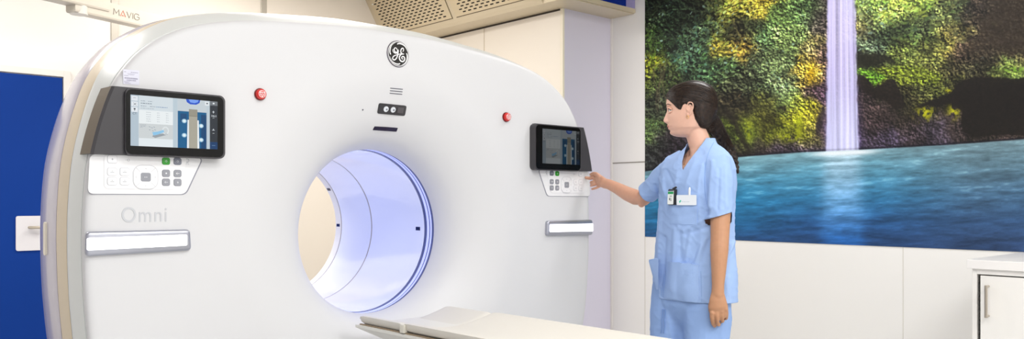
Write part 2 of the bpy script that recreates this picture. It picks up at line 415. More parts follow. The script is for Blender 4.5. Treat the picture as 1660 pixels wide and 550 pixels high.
# ================================================================ printed waterfall picture
def make_mural():
    rs = np.random.RandomState(5)
    Y0, Y1, Z0, Z1 = .796, -2.2, .911, 2.70
    st = .0036
    nu = int((Y0 - Y1) / st) + 1; nv = int((Z1 - Z0) / st) + 1
    Yv = np.linspace(Y0, Y1, nu); Zv = np.linspace(Z0, Z1, nv)
    YY, ZZ = np.meshgrid(Yv, Zv)
    # where each point of the print falls in picture coordinates (x, y) used for drawing it
    rx = WX - CAMP.x; ry = YY - CAMP.y
    dd = rx * FW.x + ry * FW.y; rr = rx * RT.x + ry * RT.y
    X = 830 + FPX * rr / dd; Y = 325 - FPX * (ZZ - CAMP.z) / dd
    sh = X.shape
    def vn(sx, sy, seed, ax=None, ay=None):                 # smooth value noise, cell size sx, sy in picture units
        r = np.random.RandomState(seed)
        gx = (ax if ax is not None else X) / sx + 50; gy = (ay if ay is not None else Y) / sy + 200
        tab = r.rand(512, 512)
        ix = np.floor(gx).astype(int); iy = np.floor(gy).astype(int); fx = gx - ix; fy = gy - iy
        fx = fx * fx * (3 - 2 * fx); fy = fy * fy * (3 - 2 * fy)
        g = lambda a, b: tab[a % 512, b % 512]
        return (g(iy, ix) * (1 - fx) + g(iy, ix + 1) * fx) * (1 - fy) + (g(iy + 1, ix) * (1 - fx) + g(iy + 1, ix + 1) * fx) * fy
    def fbm(sx, sy, seed, n=4):
        s = 0; a = 1; t = 0
        for k in range(n):
            s = s + a * vn(sx / 2 ** k, sy / 2 ** k, seed + k); t += a; a *= .6
        return s / t
    def ss(a, b, v):
        t = np.clip((v - a) / (b - a), 0, 1); return t * t * (3 - 2 * t)
    wx = X + (fbm(30, 25, 90) - .5) * 36; wy = Y + (fbm(30, 25, 95) - .5) * 30
    ctl = [(1050,20,34,44,28),(1050,75,50,70,25),(1048,110,130,135,22),(1065,130,60,72,35),(1068,170,58,66,46),(1055,215,70,90,45),(1068,245,44,46,44),(1095,255,44,36,48),(1090,215,46,38,44),
      (1085,60,30,44,28),(1100,20,30,42,28),(1130,60,56,76,52),(1120,20,26,34,22),(1150,35,70,86,48),(1165,15,60,66,36),(1185,22,130,130,45),(1200,8,170,160,48),(1232,6,170,150,40),(1200,45,34,30,20),(1180,50,60,66,34),
      (1165,68,142,132,40),(1185,78,132,122,38),(1205,80,150,118,36),(1120,92,58,84,58),(1140,110,54,80,50),(1175,110,52,72,40),(1215,40,46,50,28),(1235,50,66,90,50),(1225,95,74,88,56),(1252,100,96,114,66),(1260,30,80,104,48),(1285,60,100,122,62),(1312,25,74,100,52),
      (1308,120,150,126,40),(1316,112,168,138,30),(1322,80,116,110,56),(1275,140,98,116,74),(1235,135,84,100,62),(1200,130,60,66,42),(1240,170,76,78,30),(1200,180,46,42,26),(1190,165,40,36,24),(1215,205,96,106,24),(1212,222,90,110,26),(1180,225,60,70,20),
      (1280,162,88,106,50),(1296,178,150,150,26),(1296,205,140,145,22),(1312,190,150,140,24),(1262,220,100,108,20),(1240,200,70,68,22),(1312,222,110,110,26),(1195,245,34,28,28),(1230,240,46,38,40),(1270,240,52,42,56),(1312,240,64,52,74),(1333,205,66,48,62),(1333,150,62,44,54),(1332,90,76,54,58),(1333,30,62,54,50),(1340,120,62,44,60),
      (1398,8,104,128,46),(1425,12,120,160,44),(1445,25,170,190,44),(1470,18,160,186,40),(1490,6,130,160,34),(1402,45,130,120,62),(1420,35,110,125,50),(1428,58,34,46,26),(1440,48,44,62,30),(1418,72,108,140,96),(1460,40,52,74,34),(1480,40,60,80,36),(1475,70,84,104,34),(1500,30,40,46,24),
      (1535,25,86,96,38),(1550,15,70,80,36),(1515,60,66,84,32),(1460,90,100,116,32),(1500,85,92,100,30),(1530,68,140,124,32),(1555,55,90,84,34),(1580,20,52,42,32),(1620,20,50,42,33),(1650,60,48,40,32),(1600,60,54,45,33),(1560,80,70,52,38),(1590,90,56,48,32),(1655,20,50,42,33),(1655,92,74,64,34),
      (1402,96,26,26,16),(1425,98,32,34,18),(1400,118,78,116,28),(1440,112,90,104,24),(1430,130,104,132,26),(1480,112,104,114,30),(1510,105,86,88,28),(1545,108,56,50,26),(1580,108,58,56,30),(1620,118,96,110,36),(1648,110,120,150,44),(1600,126,56,50,26),
      (1398,140,42,30,28),(1425,142,26,20,18),(1445,152,28,22,18),(1470,145,60,58,24),(1500,138,84,92,26),(1520,135,90,100,24),(1500,160,52,52,22),(1540,140,60,60,22),(1470,170,50,46,22),(1545,160,22,18,14),
      (1400,175,58,42,42),(1430,180,52,38,36),(1420,205,56,40,42),(1400,225,54,42,60),(1455,185,44,34,30),(1475,195,46,36,30),(1480,215,52,40,46),(1440,228,62,50,74),(1520,222,54,44,58),(1550,205,60,46,44),(1575,205,28,22,18),(1590,170,20,16,13),(1640,150,20,16,13),(1640,195,20,16,13),(1600,205,22,18,14),(1600,222,50,40,32),(1640,219,92,70,60),(1660,216,86,66,56)]
    num = np.zeros(sh + (3,)); den = np.zeros(sh)
    for (cx, cy, r, g, b) in ctl:
        w = np.exp(-((wx - cx) ** 2 + (wy - cy) ** 2 * 1.2) / (2 * 11.5 ** 2)) + 1e-7 * np.exp(-((X - cx) ** 2 + (Y - cy) ** 2) / (2 * 60. ** 2)) + 1e-14
        den += w
        for k, v in enumerate((r, g, b)): num[..., k] += w * v
    base = num / den[..., None]
    # texture: rock grain, moss streaks
    n1 = fbm(16, 12, 10, 5); n2 = fbm(3.2, 3.0, 20, 3); n3 = fbm(2.2, 9, 30, 3)
    tex = .30 + 1.35 * np.clip(n1, 0, 1) ** 1.3 * 1.1
    tex *= .35 + 1.3 * n2
    # printed leaf relief: bright upper-left, dark lower-right of every small lump
    fine = ss(1190, 1260, X)
    h1 = fbm(5.2, 4.4, 110, 3); h2 = fbm(3.3, 2.9, 120, 2)
    def emb(h, dv, du): return h - np.roll(np.roll(h, -dv, 0), du, 1)
    rel = (1 - fine) * emb(h1, -2, 2) * 5.6 + fine * emb(h2, -1, 1) * 5.4
    rel = np.clip(rel, -.75, 1.25)
    lower = ss(150, 185, Y)
    rel = rel * (1 - .45 * lower) * (.55 + .9 * vn(22, 17, 131))
    tex = tex * (1 - .35 * lower) + .35 * lower * (.3 + 1.5 * n3)
    lum = base.mean(-1, keepdims=True); base = (lum + (base - lum) * np.where(X > 1392, .66, .84)[..., None]) * (.70 + .55 * fbm(34, 24, 133, 3))[..., None]
    cl = base * (tex * (1 + rel) * .98)[..., None]
    # leaves: small bright ellipses over the dark ground, denser where the ground is green
    green = np.clip((base[..., 1] - base[..., 2]) / 60 + .05, 0, 1)
    dx = (X[:, 1:] - X[:, :-1]).mean(); 
    N = 52000
    us = rs.randint(3, nu - 8, N); vs = rs.randint(3, nv - 8, N)
    clump = fbm(20, 16, 60, 3)
    for i in range(N):
        u, v = us[i], vs[i]
        x, y = X[v, u], Y[v, u]
        if y > 262 or rs.rand() > green[v, u] * 1.2 + .06: continue
        if rs.rand() > (clump[v, u] - .28) * 2.6: continue
        big = 1 if (x < 1200 or (y < 70 and x > 1392)) else .62
        if y > 165: big *= .55
        a = rs.uniform(1.1, 3.4) * big * (1.25 if y < 130 else 1); b = a * rs.uniform(.35, .6); th = rs.uniform(-.9, .9) + (0 if y < 165 else 1.2)
        R = int(a) + 2
        v0, v1, u0, u1 = max(0, v - R), min(nv, v + R + 1), max(0, u - R), min(nu, u + R + 1)
        jj, ii = np.mgrid[v0:v1, u0:u1]; p = ii - u; q = jj - v
        e = ((p * math.cos(th) + q * math.sin(th)) / a) ** 2 + ((-p * math.sin(th) + q * math.cos(th)) / b) ** 2
        m = np.clip((1.15 - e) * 3, 0, 1)[..., None] * (.9 if v0 >= 0 and x < 1230 else .6)
        k = rs.uniform(.35, 2.1) * (.62 + .55 * clump[v, u])
        c = base[v, u] * k * np.array([rs.uniform(.85, 1.12), 1.02, rs.uniform(.8, 1.25)])
        if rs.rand() < .03 and y < 140 and x < 1440: c = np.array([150, 185, 165.]) * rs.uniform(.7, 1.1)
        sl = cl[v0:v1, u0:u1]; cl[v0:v1, u0:u1] = sl * (1 - m) + np.clip(c, 0, 240) * m
    # bright moss clusters on the far rock
    for (cx, cy, sx, sy) in ((1500, 183, 15, 13), (1547, 180, 10, 12), (1295, 200, 6, 24), (1213, 213, 8, 12), (1280, 222, 22, 8), (1310, 135, 1, 1), (1540, 148, 8, 3), (1645, 113, 22, 4)):
        m = np.exp(-((X - cx) / sx) ** 2 - ((Y - cy) / sy) ** 2) * ss(.45, .62, fbm(5, 5, 44, 3) + .1 * vn(1.8, 1.8, 45))
        c = np.array([196, 196, 22.]) if cy < 230 and cx > 1400 and cy > 130 else np.array([160, 170, 24.])
        if cx == 1645: c = np.array([120, 170, 44.])
        cl = cl * (1 - m[..., None] * .85) + c * m[..., None] * .85
    # yellow-orange lichen patch beside the fall
    m = np.exp(-((X - 1315) / 7) ** 2 - ((Y - 119) / 14) ** 2) * .8
    cl = cl * (1 - m[..., None]) + np.array([196, 156, 16.]) * (.4 + n2[..., None]) * m[..., None]
    # dark hollows
    def dark(m, c=(20, 16, 13), k=.93):
        nonlocal cl
        cl = cl * (1 - m[..., None] * k) + np.array(c, float) * (.7 + .6 * n2[..., None]) * m[..., None] * k
    jag = (fbm(14, 10, 70) - .5) * 26; jag2 = (fbm(4, 4, 74) - .5) * 7
    def pmask(pts, soft=1.2, jit=3.0):
        pts = [(1240 + a / 3.952, 61 + b / 3.952) for a, b in pts]
        x = X + jag * .12 * jit / 3 + jag2 * .7; y = Y + jag * .10 + jag2 * .8
        d = np.full(sh, 1e9); ins = np.zeros(sh, bool)
        for (x0, y0), (x1, y1) in zip(pts, pts[1:] + pts[:1]):
            ex, ey = x1 - x0, y1 - y0; t_ = np.clip(((x - x0) * ex + (y - y0) * ey) / (ex * ex + ey * ey + 1e-9), 0, 1)
            d = np.minimum(d, np.hypot(x - x0 - ex * t_, y - y0 - ey * t_))
            if abs(ey) > 1e-9: ins ^= ((y0 > y) != (y1 > y)) & (x < ex * (y - y0) / ey + x0)
        return ss(-soft, soft, np.where(ins, d, -d))
    def tint(m, c, k):
        nonlocal cl
        cl = cl * (1 - m[..., None] * k) + np.array(c, float) * (.35 + 1.25 * n2[..., None]) * (1 + .8 * rel[..., None]) * m[..., None] * k
    tint(pmask([(592, 205), (690, 205), (860, 180), (1000, 190), (1130, 240), (1110, 300), (960, 300), (860, 310), (830, 250), (700, 315), (640, 245), (595, 238)], 4), (92, 104, 28), .7)
    tint(pmask([(592, 205), (690, 208), (780, 250), (700, 315), (640, 245), (595, 238)], 3), (74, 116, 32), .75)
    dark(pmask([(585, 140), (640, 108), (700, 103), (770, 110), (830, 150), (855, 168), (780, 152), (690, 178), (585, 206)], 1.6), (26, 26, 16), .88)
    dark(pmask([(585, 240), (640, 248), (700, 315), (760, 290), (800, 268), (845, 282), (862, 340), (905, 440), (850, 470), (760, 400), (650, 360), (585, 300)], 2.2), (24, 18, 15), .9)
    dark(pmask([(1235, 300), (1300, 262), (1400, 250), (1500, 256), (1600, 263), (1800, 240), (3600, 150), (3600, 640), (1660, 630), (1500, 628), (1330, 640), (1265, 600), (1258, 470), (1190, 420), (1100, 440), (950, 452), (1050, 410), (1180, 360)], 1.8), (20, 16, 13), .95)
    dark(pmask([(330, 549), (360, 470), (385, 440), (392, 500), (360, 600), (330, 640)], 2), (26, 20, 22), .7)
    dark(ss(1565, 1600, X + jag * 1.5 + (Y - 40) * .5) * ss(100, 80, Y + jag) , (50, 41, 32), .75)
    # diagonal trunk shadow and rock crevices at the left
    dark(np.exp(-((X - 1180 - (Y - 180) * .55 + jag * .3) / 6) ** 2) * ss(165, 185, Y) * ss(262, 240, Y), (30, 26, 20), .8)
    dark(np.exp(-((Y - 178 + jag * .7 - (X - 1280) * .1) / 2.2) ** 2) * ss(1255, 1265, X) * ss(1296, 1288, X), (26, 20, 16), .8)
    # hanging dry vine
    for k, vx in enumerate((1068, 1073, 1079, 1064)):
        m = np.exp(-((X - vx - 4 * np.sin(Y / 15 + k)) / .8) ** 2) * ss(95, 110, Y) * ss(190, 170, Y) * .6
        cl = cl * (1 - m[..., None]) + np.array([112, 96, 74.]) * m[..., None]
    # ---- the fall
    xl = 1342 - .010 * Y - (vn(2, 9, 81) - .5) * 2.4; xr = 1387 + .024 * Y + (vn(2, 9, 83) - .5) * 2.4
    m = ss(-2.5, 2.5, X - xl) * ss(-2.5, 2.5, xr - X)
    xl0 = 1342 - .010 * Y; xr0 = 1387 + .024 * Y; cx_ = (X - xl0) / np.maximum(xr0 - xl0, 1)
    stv = .5 * vn(2.0, 400, 31, cx_ * 46) + .3 * vn(5.5, 500, 32, cx_ * 46) + .2 * vn(1.1, 60, 33, cx_ * 46)
    brt = .74 + .42 * stv + .10 * ss(120, 240, Y) + .10 * np.exp(-((cx_ - .68) / .14) ** 2)
    fall = np.stack([np.clip(190 * brt, 0, 244), np.clip(184 * brt + 8 * ss(100, 240, Y), 0, 244), np.clip(228 * brt, 0, 252)], -1)
    op = m * (.80 + .18 * np.clip(stv * 1.6, 0, 1))
    halo = np.exp(-np.maximum(0, np.maximum(xl - X, X - xr)) / 6) * ss(60, 240, Y) * .35
    cl = cl * (1 - halo[..., None]) + np.array([120, 104, 190.]) * halo[..., None]
    cl = cl * (1 - op[..., None]) + fall * op[..., None]
    # ---- pool
    shore = np.interp(X, [1040, 1200, 1300, 1392, 1530, 1660, 1800], [279, 254.5, 247, 243, 235.5, 226, 216])
    depth = (Y - shore)
    t = np.clip(depth / (400 - shore), 0, 1.2)
    cA = np.array([[96, 138, 150], [58, 122, 152], [26, 96, 142], [20, 66, 118], [22, 48, 92]], float)
    cB = np.array([[84, 112, 122], [66, 98, 116], [46, 80, 110], [32, 62, 100], [28, 50, 88]], float)
    ks = np.array([0, .25, .5, .75, 1.05])
    side = ss(1380, 1600, X)[..., None]
    wa = np.stack([np.interp(t, ks, cA[:, k]) for k in range(3)], -1); wb = np.stack([np.interp(t, ks, cB[:, k]) for k in range(3)], -1)
    lft = ss(1330, 1180, X) * ss(.15, .45, t) * ss(1, .7, t)
    wat = wa * (1 - side) + wb * side
    wat = wat * (1 - .4 * lft[..., None]) + np.array([8, 104, 150.]) * .4 * lft[..., None]
    yr = Y + (X - 1300) * .03
    rip = .5 * vn(38, 5.5, 51, X, yr + 4 * vn(40, 30, 58)) + .3 * vn(16, 2.6, 52, X, yr + 3 * vn(30, 20, 59)) + .2 * vn(6, 1.5, 53, X, yr)
    wat = (wat * 1.06 + 8) * (.70 + .68 * rip[..., None])
    gl = ss(.66, .86, rip) * ss(.8, .1, t) * .45
    wat = wat * (1 - gl[..., None]) + np.array([150, 200, 206.]) * gl[..., None]
    wl = wat.mean(-1, keepdims=True); wat = wl + (wat - wl) * .88
    wide = 30 + 8 * t
    rf = np.exp(-((X - 1366) / wide) ** 4) * (.98 - .25 * t) * (.8 + .5 * (rip - .5) * 2 * .6)
    rc = np.stack([np.interp(t, [0, .3, .6, 1], v) for v in ([182, 156, 112, 30], [208, 194, 168, 104], [220, 224, 222, 196])], -1)
    rf = np.clip(rf, 0, 1)
    wat = wat * (1 - rf[..., None]) + rc * (.8 + .4 * rip[..., None]) * rf[..., None]
    foam = np.exp(-(np.abs(depth - 4 + (X - 1366) * .0) / 4.5) ** 2) * np.exp(-((X - 1370) / 52) ** 4)
    foam = np.clip(foam * 1.1, 0, 1) * .9
    wat = wat * (1 - foam[..., None]) + np.array([226, 234, 240.]) * foam[..., None]
    mw = ss(-.6, .9, depth)
    cl = cl * (1 - mw[..., None]) + wat * mw[..., None]
    lip = np.exp(-((depth + 1.6) / 1.5) ** 2) * (1 - .75 * m) * .8
    cl = cl * (1 - lip[..., None]) + np.array([14, 14, 26.]) * lip[..., None]
    cl = np.clip(cl, 0, 255) / 255
    cl = np.where(cl <= .04045, cl / 12.92, ((cl + .055) / 1.055) ** 2.4)
    # mesh: the sheet is 3 mm thick, the print on its front
    T = .004
    me = bpy.data.meshes.new('wall_picture')
    co = np.stack([np.full(sh, WX - T), YY, ZZ], -1).reshape(-1, 3)
    nb = nu * nv
    back = np.array([[WX - .0002, y, z] for y, z in ((Y0, Z0), (Y1, Z0), (Y1, Z1), (Y0, Z1))])
    i = np.arange(nv - 1)[:, None] * nu + np.arange(nu - 1)[None, :]
    quads = np.stack([i, i + 1, i + nu + 1, i + nu], -1).reshape(-1, 4)
    c = [0, nu - 1, nb - 1, nb - nu]; k = [nb + j for j in range(4)]
    extra = [[c[1], c[0], k[0], k[1]], [c[2], c[1], k[1], k[2]], [c[3], c[2], k[2], k[3]], [c[0], c[3], k[3], k[0]], [k[3], k[2], k[1], k[0]]]
    faces = np.concatenate([quads, np.array(extra)])
    co = np.concatenate([co, back])
    me.vertices.add(len(co)); me.vertices.foreach_set('co', co.ravel().astype(np.float32))
    me.loops.add(faces.size); me.loops.foreach_set('vertex_index', faces.ravel().astype(np.int32))
    me.polygons.add(len(faces)); me.polygons.foreach_set('loop_start', (np.arange(len(faces)) * 4).astype(np.int32))
    mi = np.zeros(len(faces), np.int32); mi[len(quads):] = 1
    me.update(calc_edges=True)
    me.polygons.foreach_set('material_index', mi)
    at_ = me.color_attributes.new('print', 'FLOAT_COLOR', 'POINT')
    cc = np.concatenate([cl.reshape(-1, 3), np.full((4, 3), .8)]); cc = np.concatenate([cc, np.ones((len(cc), 1))], 1)
    at_.data.foreach_set('color', cc.ravel().astype(np.float32))
    m = bpy.data.materials.new('printed_picture'); m.use_nodes = True
    nt = m.node_tree; b = nt.nodes['Principled BSDF']; b.inputs['Roughness'].default_value = .55; b.inputs['Specular IOR Level'].default_value = .25
    a = nt.nodes.new('ShaderNodeAttribute'); a.attribute_name = 'print'
    n = nt.nodes.new('ShaderNodeTexNoise'); n.inputs['Scale'].default_value = 350; tc = nt.nodes.new('ShaderNodeTexCoord')
    nt.links.new(tc.outputs['Object'], n.inputs['Vector'])
    mr = nt.nodes.new('ShaderNodeMapRange'); mr.inputs['To Min'].default_value = .80; mr.inputs['To Max'].default_value = 1.26
    nt.links.new(n.outputs['Fac'], mr.inputs['Value'])
    mx = nt.nodes.new('ShaderNodeVectorMath'); mx.operation = 'SCALE'
    nt.links.new(a.outputs['Color'], mx.inputs[0]); nt.links.new(mr.outputs['Result'], mx.inputs['Scale'])
    nt.links.new(mx.outputs[0], b.inputs['Base Color'])
    o = bpy.data.objects.new('wall_picture', me); COL.objects.link(o)
    me.materials.append(m); me.materials.append(mat('picture_edge', (225, 222, 215), .6))
    tag(o, 'wide printed picture of a waterfall and blue pool on the right wall', 'picture')
make_mural()
# ================================================================ scanner
CZ = 1.03; RB = .343
OUT = [(0,1.836),(.2,1.833),(.40,1.818),(.60,1.797),(.74,1.770),(.84,1.738),(.92,1.695),(.985,1.645),(1.035,1.585),(1.075,1.515),(1.112,1.405),(1.140,1.28),(1.152,1.15),(1.155,1.03),(1.152,.9),(1.146,.8),(1.132,.66),(1.11,.54),(1.07,.36),(1.02,.2),(.96,.11),(.85,.07),(.4,.06),(0,.06)]
half = catmull([(x, 0, z) for x, z in OUT], 6)
poly = [(p.x, p.z) for p in half] + [(-p.x, p.z) for p in half[-2:0:-1]]
def out_x(z):                              # half width of the front face at height z
    best = 0
    for (x0, z0), (x1, z1) in zip([(p.x, p.z) for p in half], [(p.x, p.z) for p in half[1:]]):
        if min(z0, z1) <= z <= max(z0, z1) and abs(z1 - z0) > 1e-6: best = max(best, x0 + (x1 - x0) * (z - z0) / (z1 - z0))
    return best
NT = 288
def ray_r(th):
    dx, dz = math.sin(th), math.cos(th); best = 0
    for i in range(len(poly)):
        ax, az = poly[i]; bx_, bz = poly[(i + 1) % len(poly)]
        az -= CZ; bz -= CZ
        ex, ez = bx_ - ax, bz - az
        den = dx * ez - dz * ex
        if abs(den) < 1e-9: continue
        t = (ax * ez - az * ex) / den; s = (ax * dz - az * dx) / den
        if t > 0 and -1e-6 <= s <= 1 + 1e-6: best = max(best, t)
    return best
RO = [ray_r(2 * PI * k / NT) for k in range(NT)]
def shell(prof, name, m, parent, angle=40):
    """closed sleeve round the scanner axis. prof items: ('r', radius, Y) circle, ('o', k, Y) outline grown by k, ('m', t, Y) blend."""
    bm = bmesh.new(); rings = []
    for it in prof:
        ring = []
        for k in range(NT):
            th = 2 * PI * k / NT; s, c = math.sin(th), math.cos(th)
            if it[0] == 'r': r = it[1]; x, z, y = r * s, CZ + r * c, it[2]
            elif it[0] == 'o':
                r = RO[k]; x = r * s * (1 + .010 * it[1]); zz = r * c
                z = CZ + zz * (1 + (.062 if zz > 0 else .004) * it[1]); y = it[2]
            elif it[0] == 'i':               # outline moved inwards by metres
                r = RO[k] - it[1]; x, z, y = r * s, CZ + r * c, it[2]
            else:
                r0 = .66; r = r0 + (RO[k] - .03 - r0) * it[1]; x, z, y = r * s, CZ + r * c, it[2]
            ring.append(bm.verts.new((x, y, z)))
        rings.append(ring)
    n = len(rings)
    for i in range(n):
        A, B = rings[i], rings[(i + 1) % n]
        for k in range(NT): bm.faces.new((A[k], A[(k + 1) % NT], B[(k + 1) % NT], B[k]))
    return obj(name, bm, m, parent, smooth=True, angle=angle)
G = empty('ct_scanner', (0, .5, 0), 'large white ring shaped body scanner with two display tablets and a glowing blue-white tunnel', 'scanner')
gw = mat('gloss_white_cover', (217, 217, 219), .42, coat=.0, spec=.35)
ringw = mat('pale_grey_green_cover', (224, 227, 226), .35)
beige = mat('beige_cover', (222, 206, 180), .4)
rear_tint = mat('rear_cover_reflection_tint', (190, 184, 200), .24, coat=.35)  # lilac of the blue door's reflection mixed into the base colour
dish = [(.343,.200),(.350,.172),(.360,.146),(.375,.119),(.395,.096),(.42,.075),(.45,.056),(.48,.042),(.51,.031),(.54,.021),(.57,.0125),(.60,.0060),(.62,.0028),(.64,.0008)]
def dish_y(r):
    if r < .343: return .2
    if r > .64: return 0
    return lerp_table(dish, r)[0]
prof = [('r', .343, .212)] + [('r', r, y) for r, y in dish] + [('m', 0, 0), ('m', .35, -.001), ('m', .7, -.001), ('m', 1, 0), ('i', .02, .0012), ('i', .012, .0035), ('i', .006, .0075), ('i', .002, .013), ('i', 0, .022), ('i', .001, .032), ('i', .012, .034), ('i', .05, .05), ('r', .6, .06), ('r', .40, .13), ('r', .36, .212)]
shell(prof, 'front_cover', gw, G, 50)
shell([('i', .010, .036), ('o', .05, .037), ('o', .35, .06), ('o', .7, .095), ('o', .93, .128), ('o', 1.0, .145), ('o', .9, .148), ('i', .02, .10)], 'trim_ring', ringw, G)
shell([('o', .95, .151), ('o', 1.02, .156), ('o', 1.15, .20), ('o', 1.2, .25), ('o', 1.17, .262), ('o', .8, .263), ('o', .7, .152)], 'side_cover', beige, G)
shell([('o', 1.14, .267), ('o', 1.22, .272), ('o', 1.38, .32), ('o', 1.36, .38), ('o', 1.15, .44), ('o', .6, .50), ('i', .03, .575), ('i', .07, .66), ('i', .12, .76), ('i', .19, .88), ('i', .27, .98), ('i', .36, 1.04), ('r', .62, 1.06), ('r', .46, 1.062), ('r', .40, 1.058), ('r', .37, 1.04), ('r', .362, .99), ('r', .5, .9), ('i', .2, .6), ('o', .8, .27)], 'rear_cover', rear_tint, G)
# tunnel
def sleeve(y0, y1, r, name, m, t=.012, parent=None, k=0):
    return shell([('r', r, y0), ('r', r, y0 + (y1 - y0) * .5), ('r', r, y1), ('r', r + t, y1), ('r', r + t, y0)], name, m, parent or G, 30)
tw = mat('tunnel_white_added_glow', (232, 236, 252), .12, coat=.3, emit=(176, 188, 255), es=.16)  # glow added to the sleeve itself to brighten the tunnel
dkb = mat('tunnel_seam_blue_grey', (84, 96, 150), .35)
thin = mat('tunnel_gap_dark_blue', (34, 58, 128), .3)
led = mat('mood_light_strip', (200, 206, 255), .5, emit=(176, 186, 255), es=.42)
sleeve(.213, .229, .345, 'tunnel_trim_ring', dkb)
sleeve(.2295, .243, .346, 'mood_light_ring', led)
sleeve(.2435, .251, .348, 'tunnel_gap_ring', thin)
sleeve(.2515, .267, .346, 'mood_light_ring', led)
sleeve(.2675, .285, .345, 'tunnel_trim_ring', dkb)
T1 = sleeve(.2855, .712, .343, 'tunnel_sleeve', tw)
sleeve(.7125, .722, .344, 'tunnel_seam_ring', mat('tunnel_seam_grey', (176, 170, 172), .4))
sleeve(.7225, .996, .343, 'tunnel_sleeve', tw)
sleeve(.9965, 1.004, .344, 'tunnel_seam_ring', MATS['tunnel_seam_grey'])
RL = sleeve(1.0045, 1.057, .343, 'tunnel_rear_lip', mat('tunnel_lip_white', (240, 240, 246), .3), t=.018)
# laser windows; no lamp here, the added sleeve glow brightens the tunnel
def window(y, thdeg, ln, wd, parent, r=.3425):
    bm = bmesh.new(); th = math.radians(thdeg); n = 5; A = []; B = []
    for k in range(n + 1):
        a = th + (k / n - .5) * wd / r
        for lst, yy in ((A, y), (B, y + ln)): lst.append((r * math.sin(a), yy, CZ + r * math.cos(a)))
    pts = [Vector(p) for p in A] + [Vector(p) for p in B[::-1]]
    c = sum(pts, Vector()) / len(pts); inward = (Vector((0, c.y, CZ)) - c).normalized()
    prism(pts, inward * .0012, bm)
    obj('laser_window', bm, mat('laser_window_dark_blue', (16, 30, 84), .1, coat=.5), parent)
window(.315, 90, .032, .016, T1)
window(1.018, 90, .03, .014, RL); window(1.018, 57, .03, .014, RL)
# grip recess on the rear cover, seen edge-on at the far left
bm = bmesh.new(); g0 = onX(77, 360, -1.166); g1 = onX(77, 414, -1.166)
prism([Vector((-1.176, g0.y + y - .45 * 0, z)) for y, z in rrect(-.014, g1.z, .014, g0.z, .012)], (.02, 0, 0), bm)
obj('grip_recess', bm, mat('grip_cream', (240, 232, 214), .4), G)
# ---- emergency buttons
red = mat('signal_red_plastic', (214, 26, 20), .25, coat=.4); whi = mat('print_white', (250, 250, 250), .4)
redd = mat('dark_red_collar', (120, 20, 18), .4)
for cx, sc_ in ((-.586, 1.0), (.586, 1.0)):
    r = .0200 * sc_
    col = tube([(cx, .002, 1.534), (cx, -.006, 1.534)], r * 1.08, 32)
    c = obj('emergency_button', col, redd, G, smooth=True, angle=30)
    bm = tube([(cx, -.006, 1.534), (cx, -.014, 1.534), (cx, -.018, 1.534), (cx, -.0195, 1.534)], [r * .92, r * .92, r * .82, r * .60], 32)
    obj('push_cap', bm, red, c, smooth=True, angle=50)
    bm = bmesh.new(); y = -.0202
    tri = [(cx + r * .52 * math.cos(math.radians(a)), y, 1.534 + r * .52 * math.sin(math.radians(a))) for a in (-90, 30, 150, -90)]
    for a, b in zip(tri, tri[1:]): tube([a, b], r * .05, 6, bm=bm)
    circ = [(cx + r * .60 * math.cos(2 * PI * k / 24), y + .001, 1.534 + r * .60 * math.sin(2 * PI * k / 24)) for k in range(25)]
    tube(circ, r * .045, 6, bm=bm)
    tube([(cx, y, 1.534 - r * .15), (cx, y, 1.534 + r * .3)], r * .05, 6, bm=bm)
    for s in (-1, 1):
        for q in (0, .22): tube([(cx + s * r * (.48 + q * .4), y, 1.534 + r * (-.1 - q)), (cx + s * r * (.30 + q * .2), y, 1.534 - r * (.28 + q))], r * .035, 6, bm=bm)
    obj('stop_symbol', bm, whi, c)
# ---- round badge with the script monogram
LC = Vector((0, 0, 1.747)); LR = .053
bm = tube([(0, .001, LC.z), (0, -.003, LC.z), (0, -.0045, LC.z)], [LR, LR, LR * .965], 56)
bd = obj('round_badge', bm, mat('badge_silver_rim', (120, 116, 124), .3, .6), G, smooth=True, angle=30)
bm = tube([(0, -.0045, LC.z), (0, -.0056, LC.z)], LR * .93, 56)
# white ring then black disc
obj('badge_white_ring', bm, whi, bd, smooth=True, angle=30)
bm = tube([(0, -.0056, LC.z), (0, -.0064, LC.z)], LR * .885, 56)
obj('badge_black_disc', bm, mat('badge_black', (10, 9, 13), .12, coat=.6), bd, smooth=True, angle=30)
yb = -.0068; nstroke = [0]
def stroke(bm, pts, w, n=8, taper=True):
    """flat brush stroke in the badge plane; pts in badge radii; w list of half-widths"""
    P = catmull([(p[0] * MS, 0, p[1] * MS) for p in pts], n); m = len(P)
    W = [.85 * lerp_table([(i / (len(w) - 1), v) for i, v in enumerate(w)], k / (m - 1))[0] for k in range(m)]
    L_, R_ = [], []
    for k in range(m):
        t = (P[min(m - 1, k + 1)] - P[max(0, k - 1)]).normalized(); nn = Vector((-t.z, 0, t.x))
        L_.append(P[k] + nn * W[k]); R_.append(P[k] - nn * W[k])
    vl = [[bm.verts.new(Vector((q.x * LR, yb - (.0006 if f else 0), q.z * LR)) + Vector((0, 0, LC.z))) for q in lst] for f in (0, 1) for lst in (L_, R_)]
    a0, b0, a1, b1 = vl; nstroke[0] += 1
    for lst in (a1, b1):
        for q_, v_ in enumerate(lst): v_.co.y -= .00012 * nstroke[0] + .0004 * q_ / m
    for k in range(m - 1):
        bm.faces.new((a1[k], a1[k + 1], b1[k + 1], b1[k])); bm.faces.new((a0[k], b0[k], b0[k + 1], a0[k + 1]))
        bm.faces.new((a0[k], a0[k + 1], a1[k + 1], a1[k])); bm.faces.new((b0[k], b1[k], b1[k + 1], b0[k + 1]))
bm = bmesh.new(); MS = 1.04
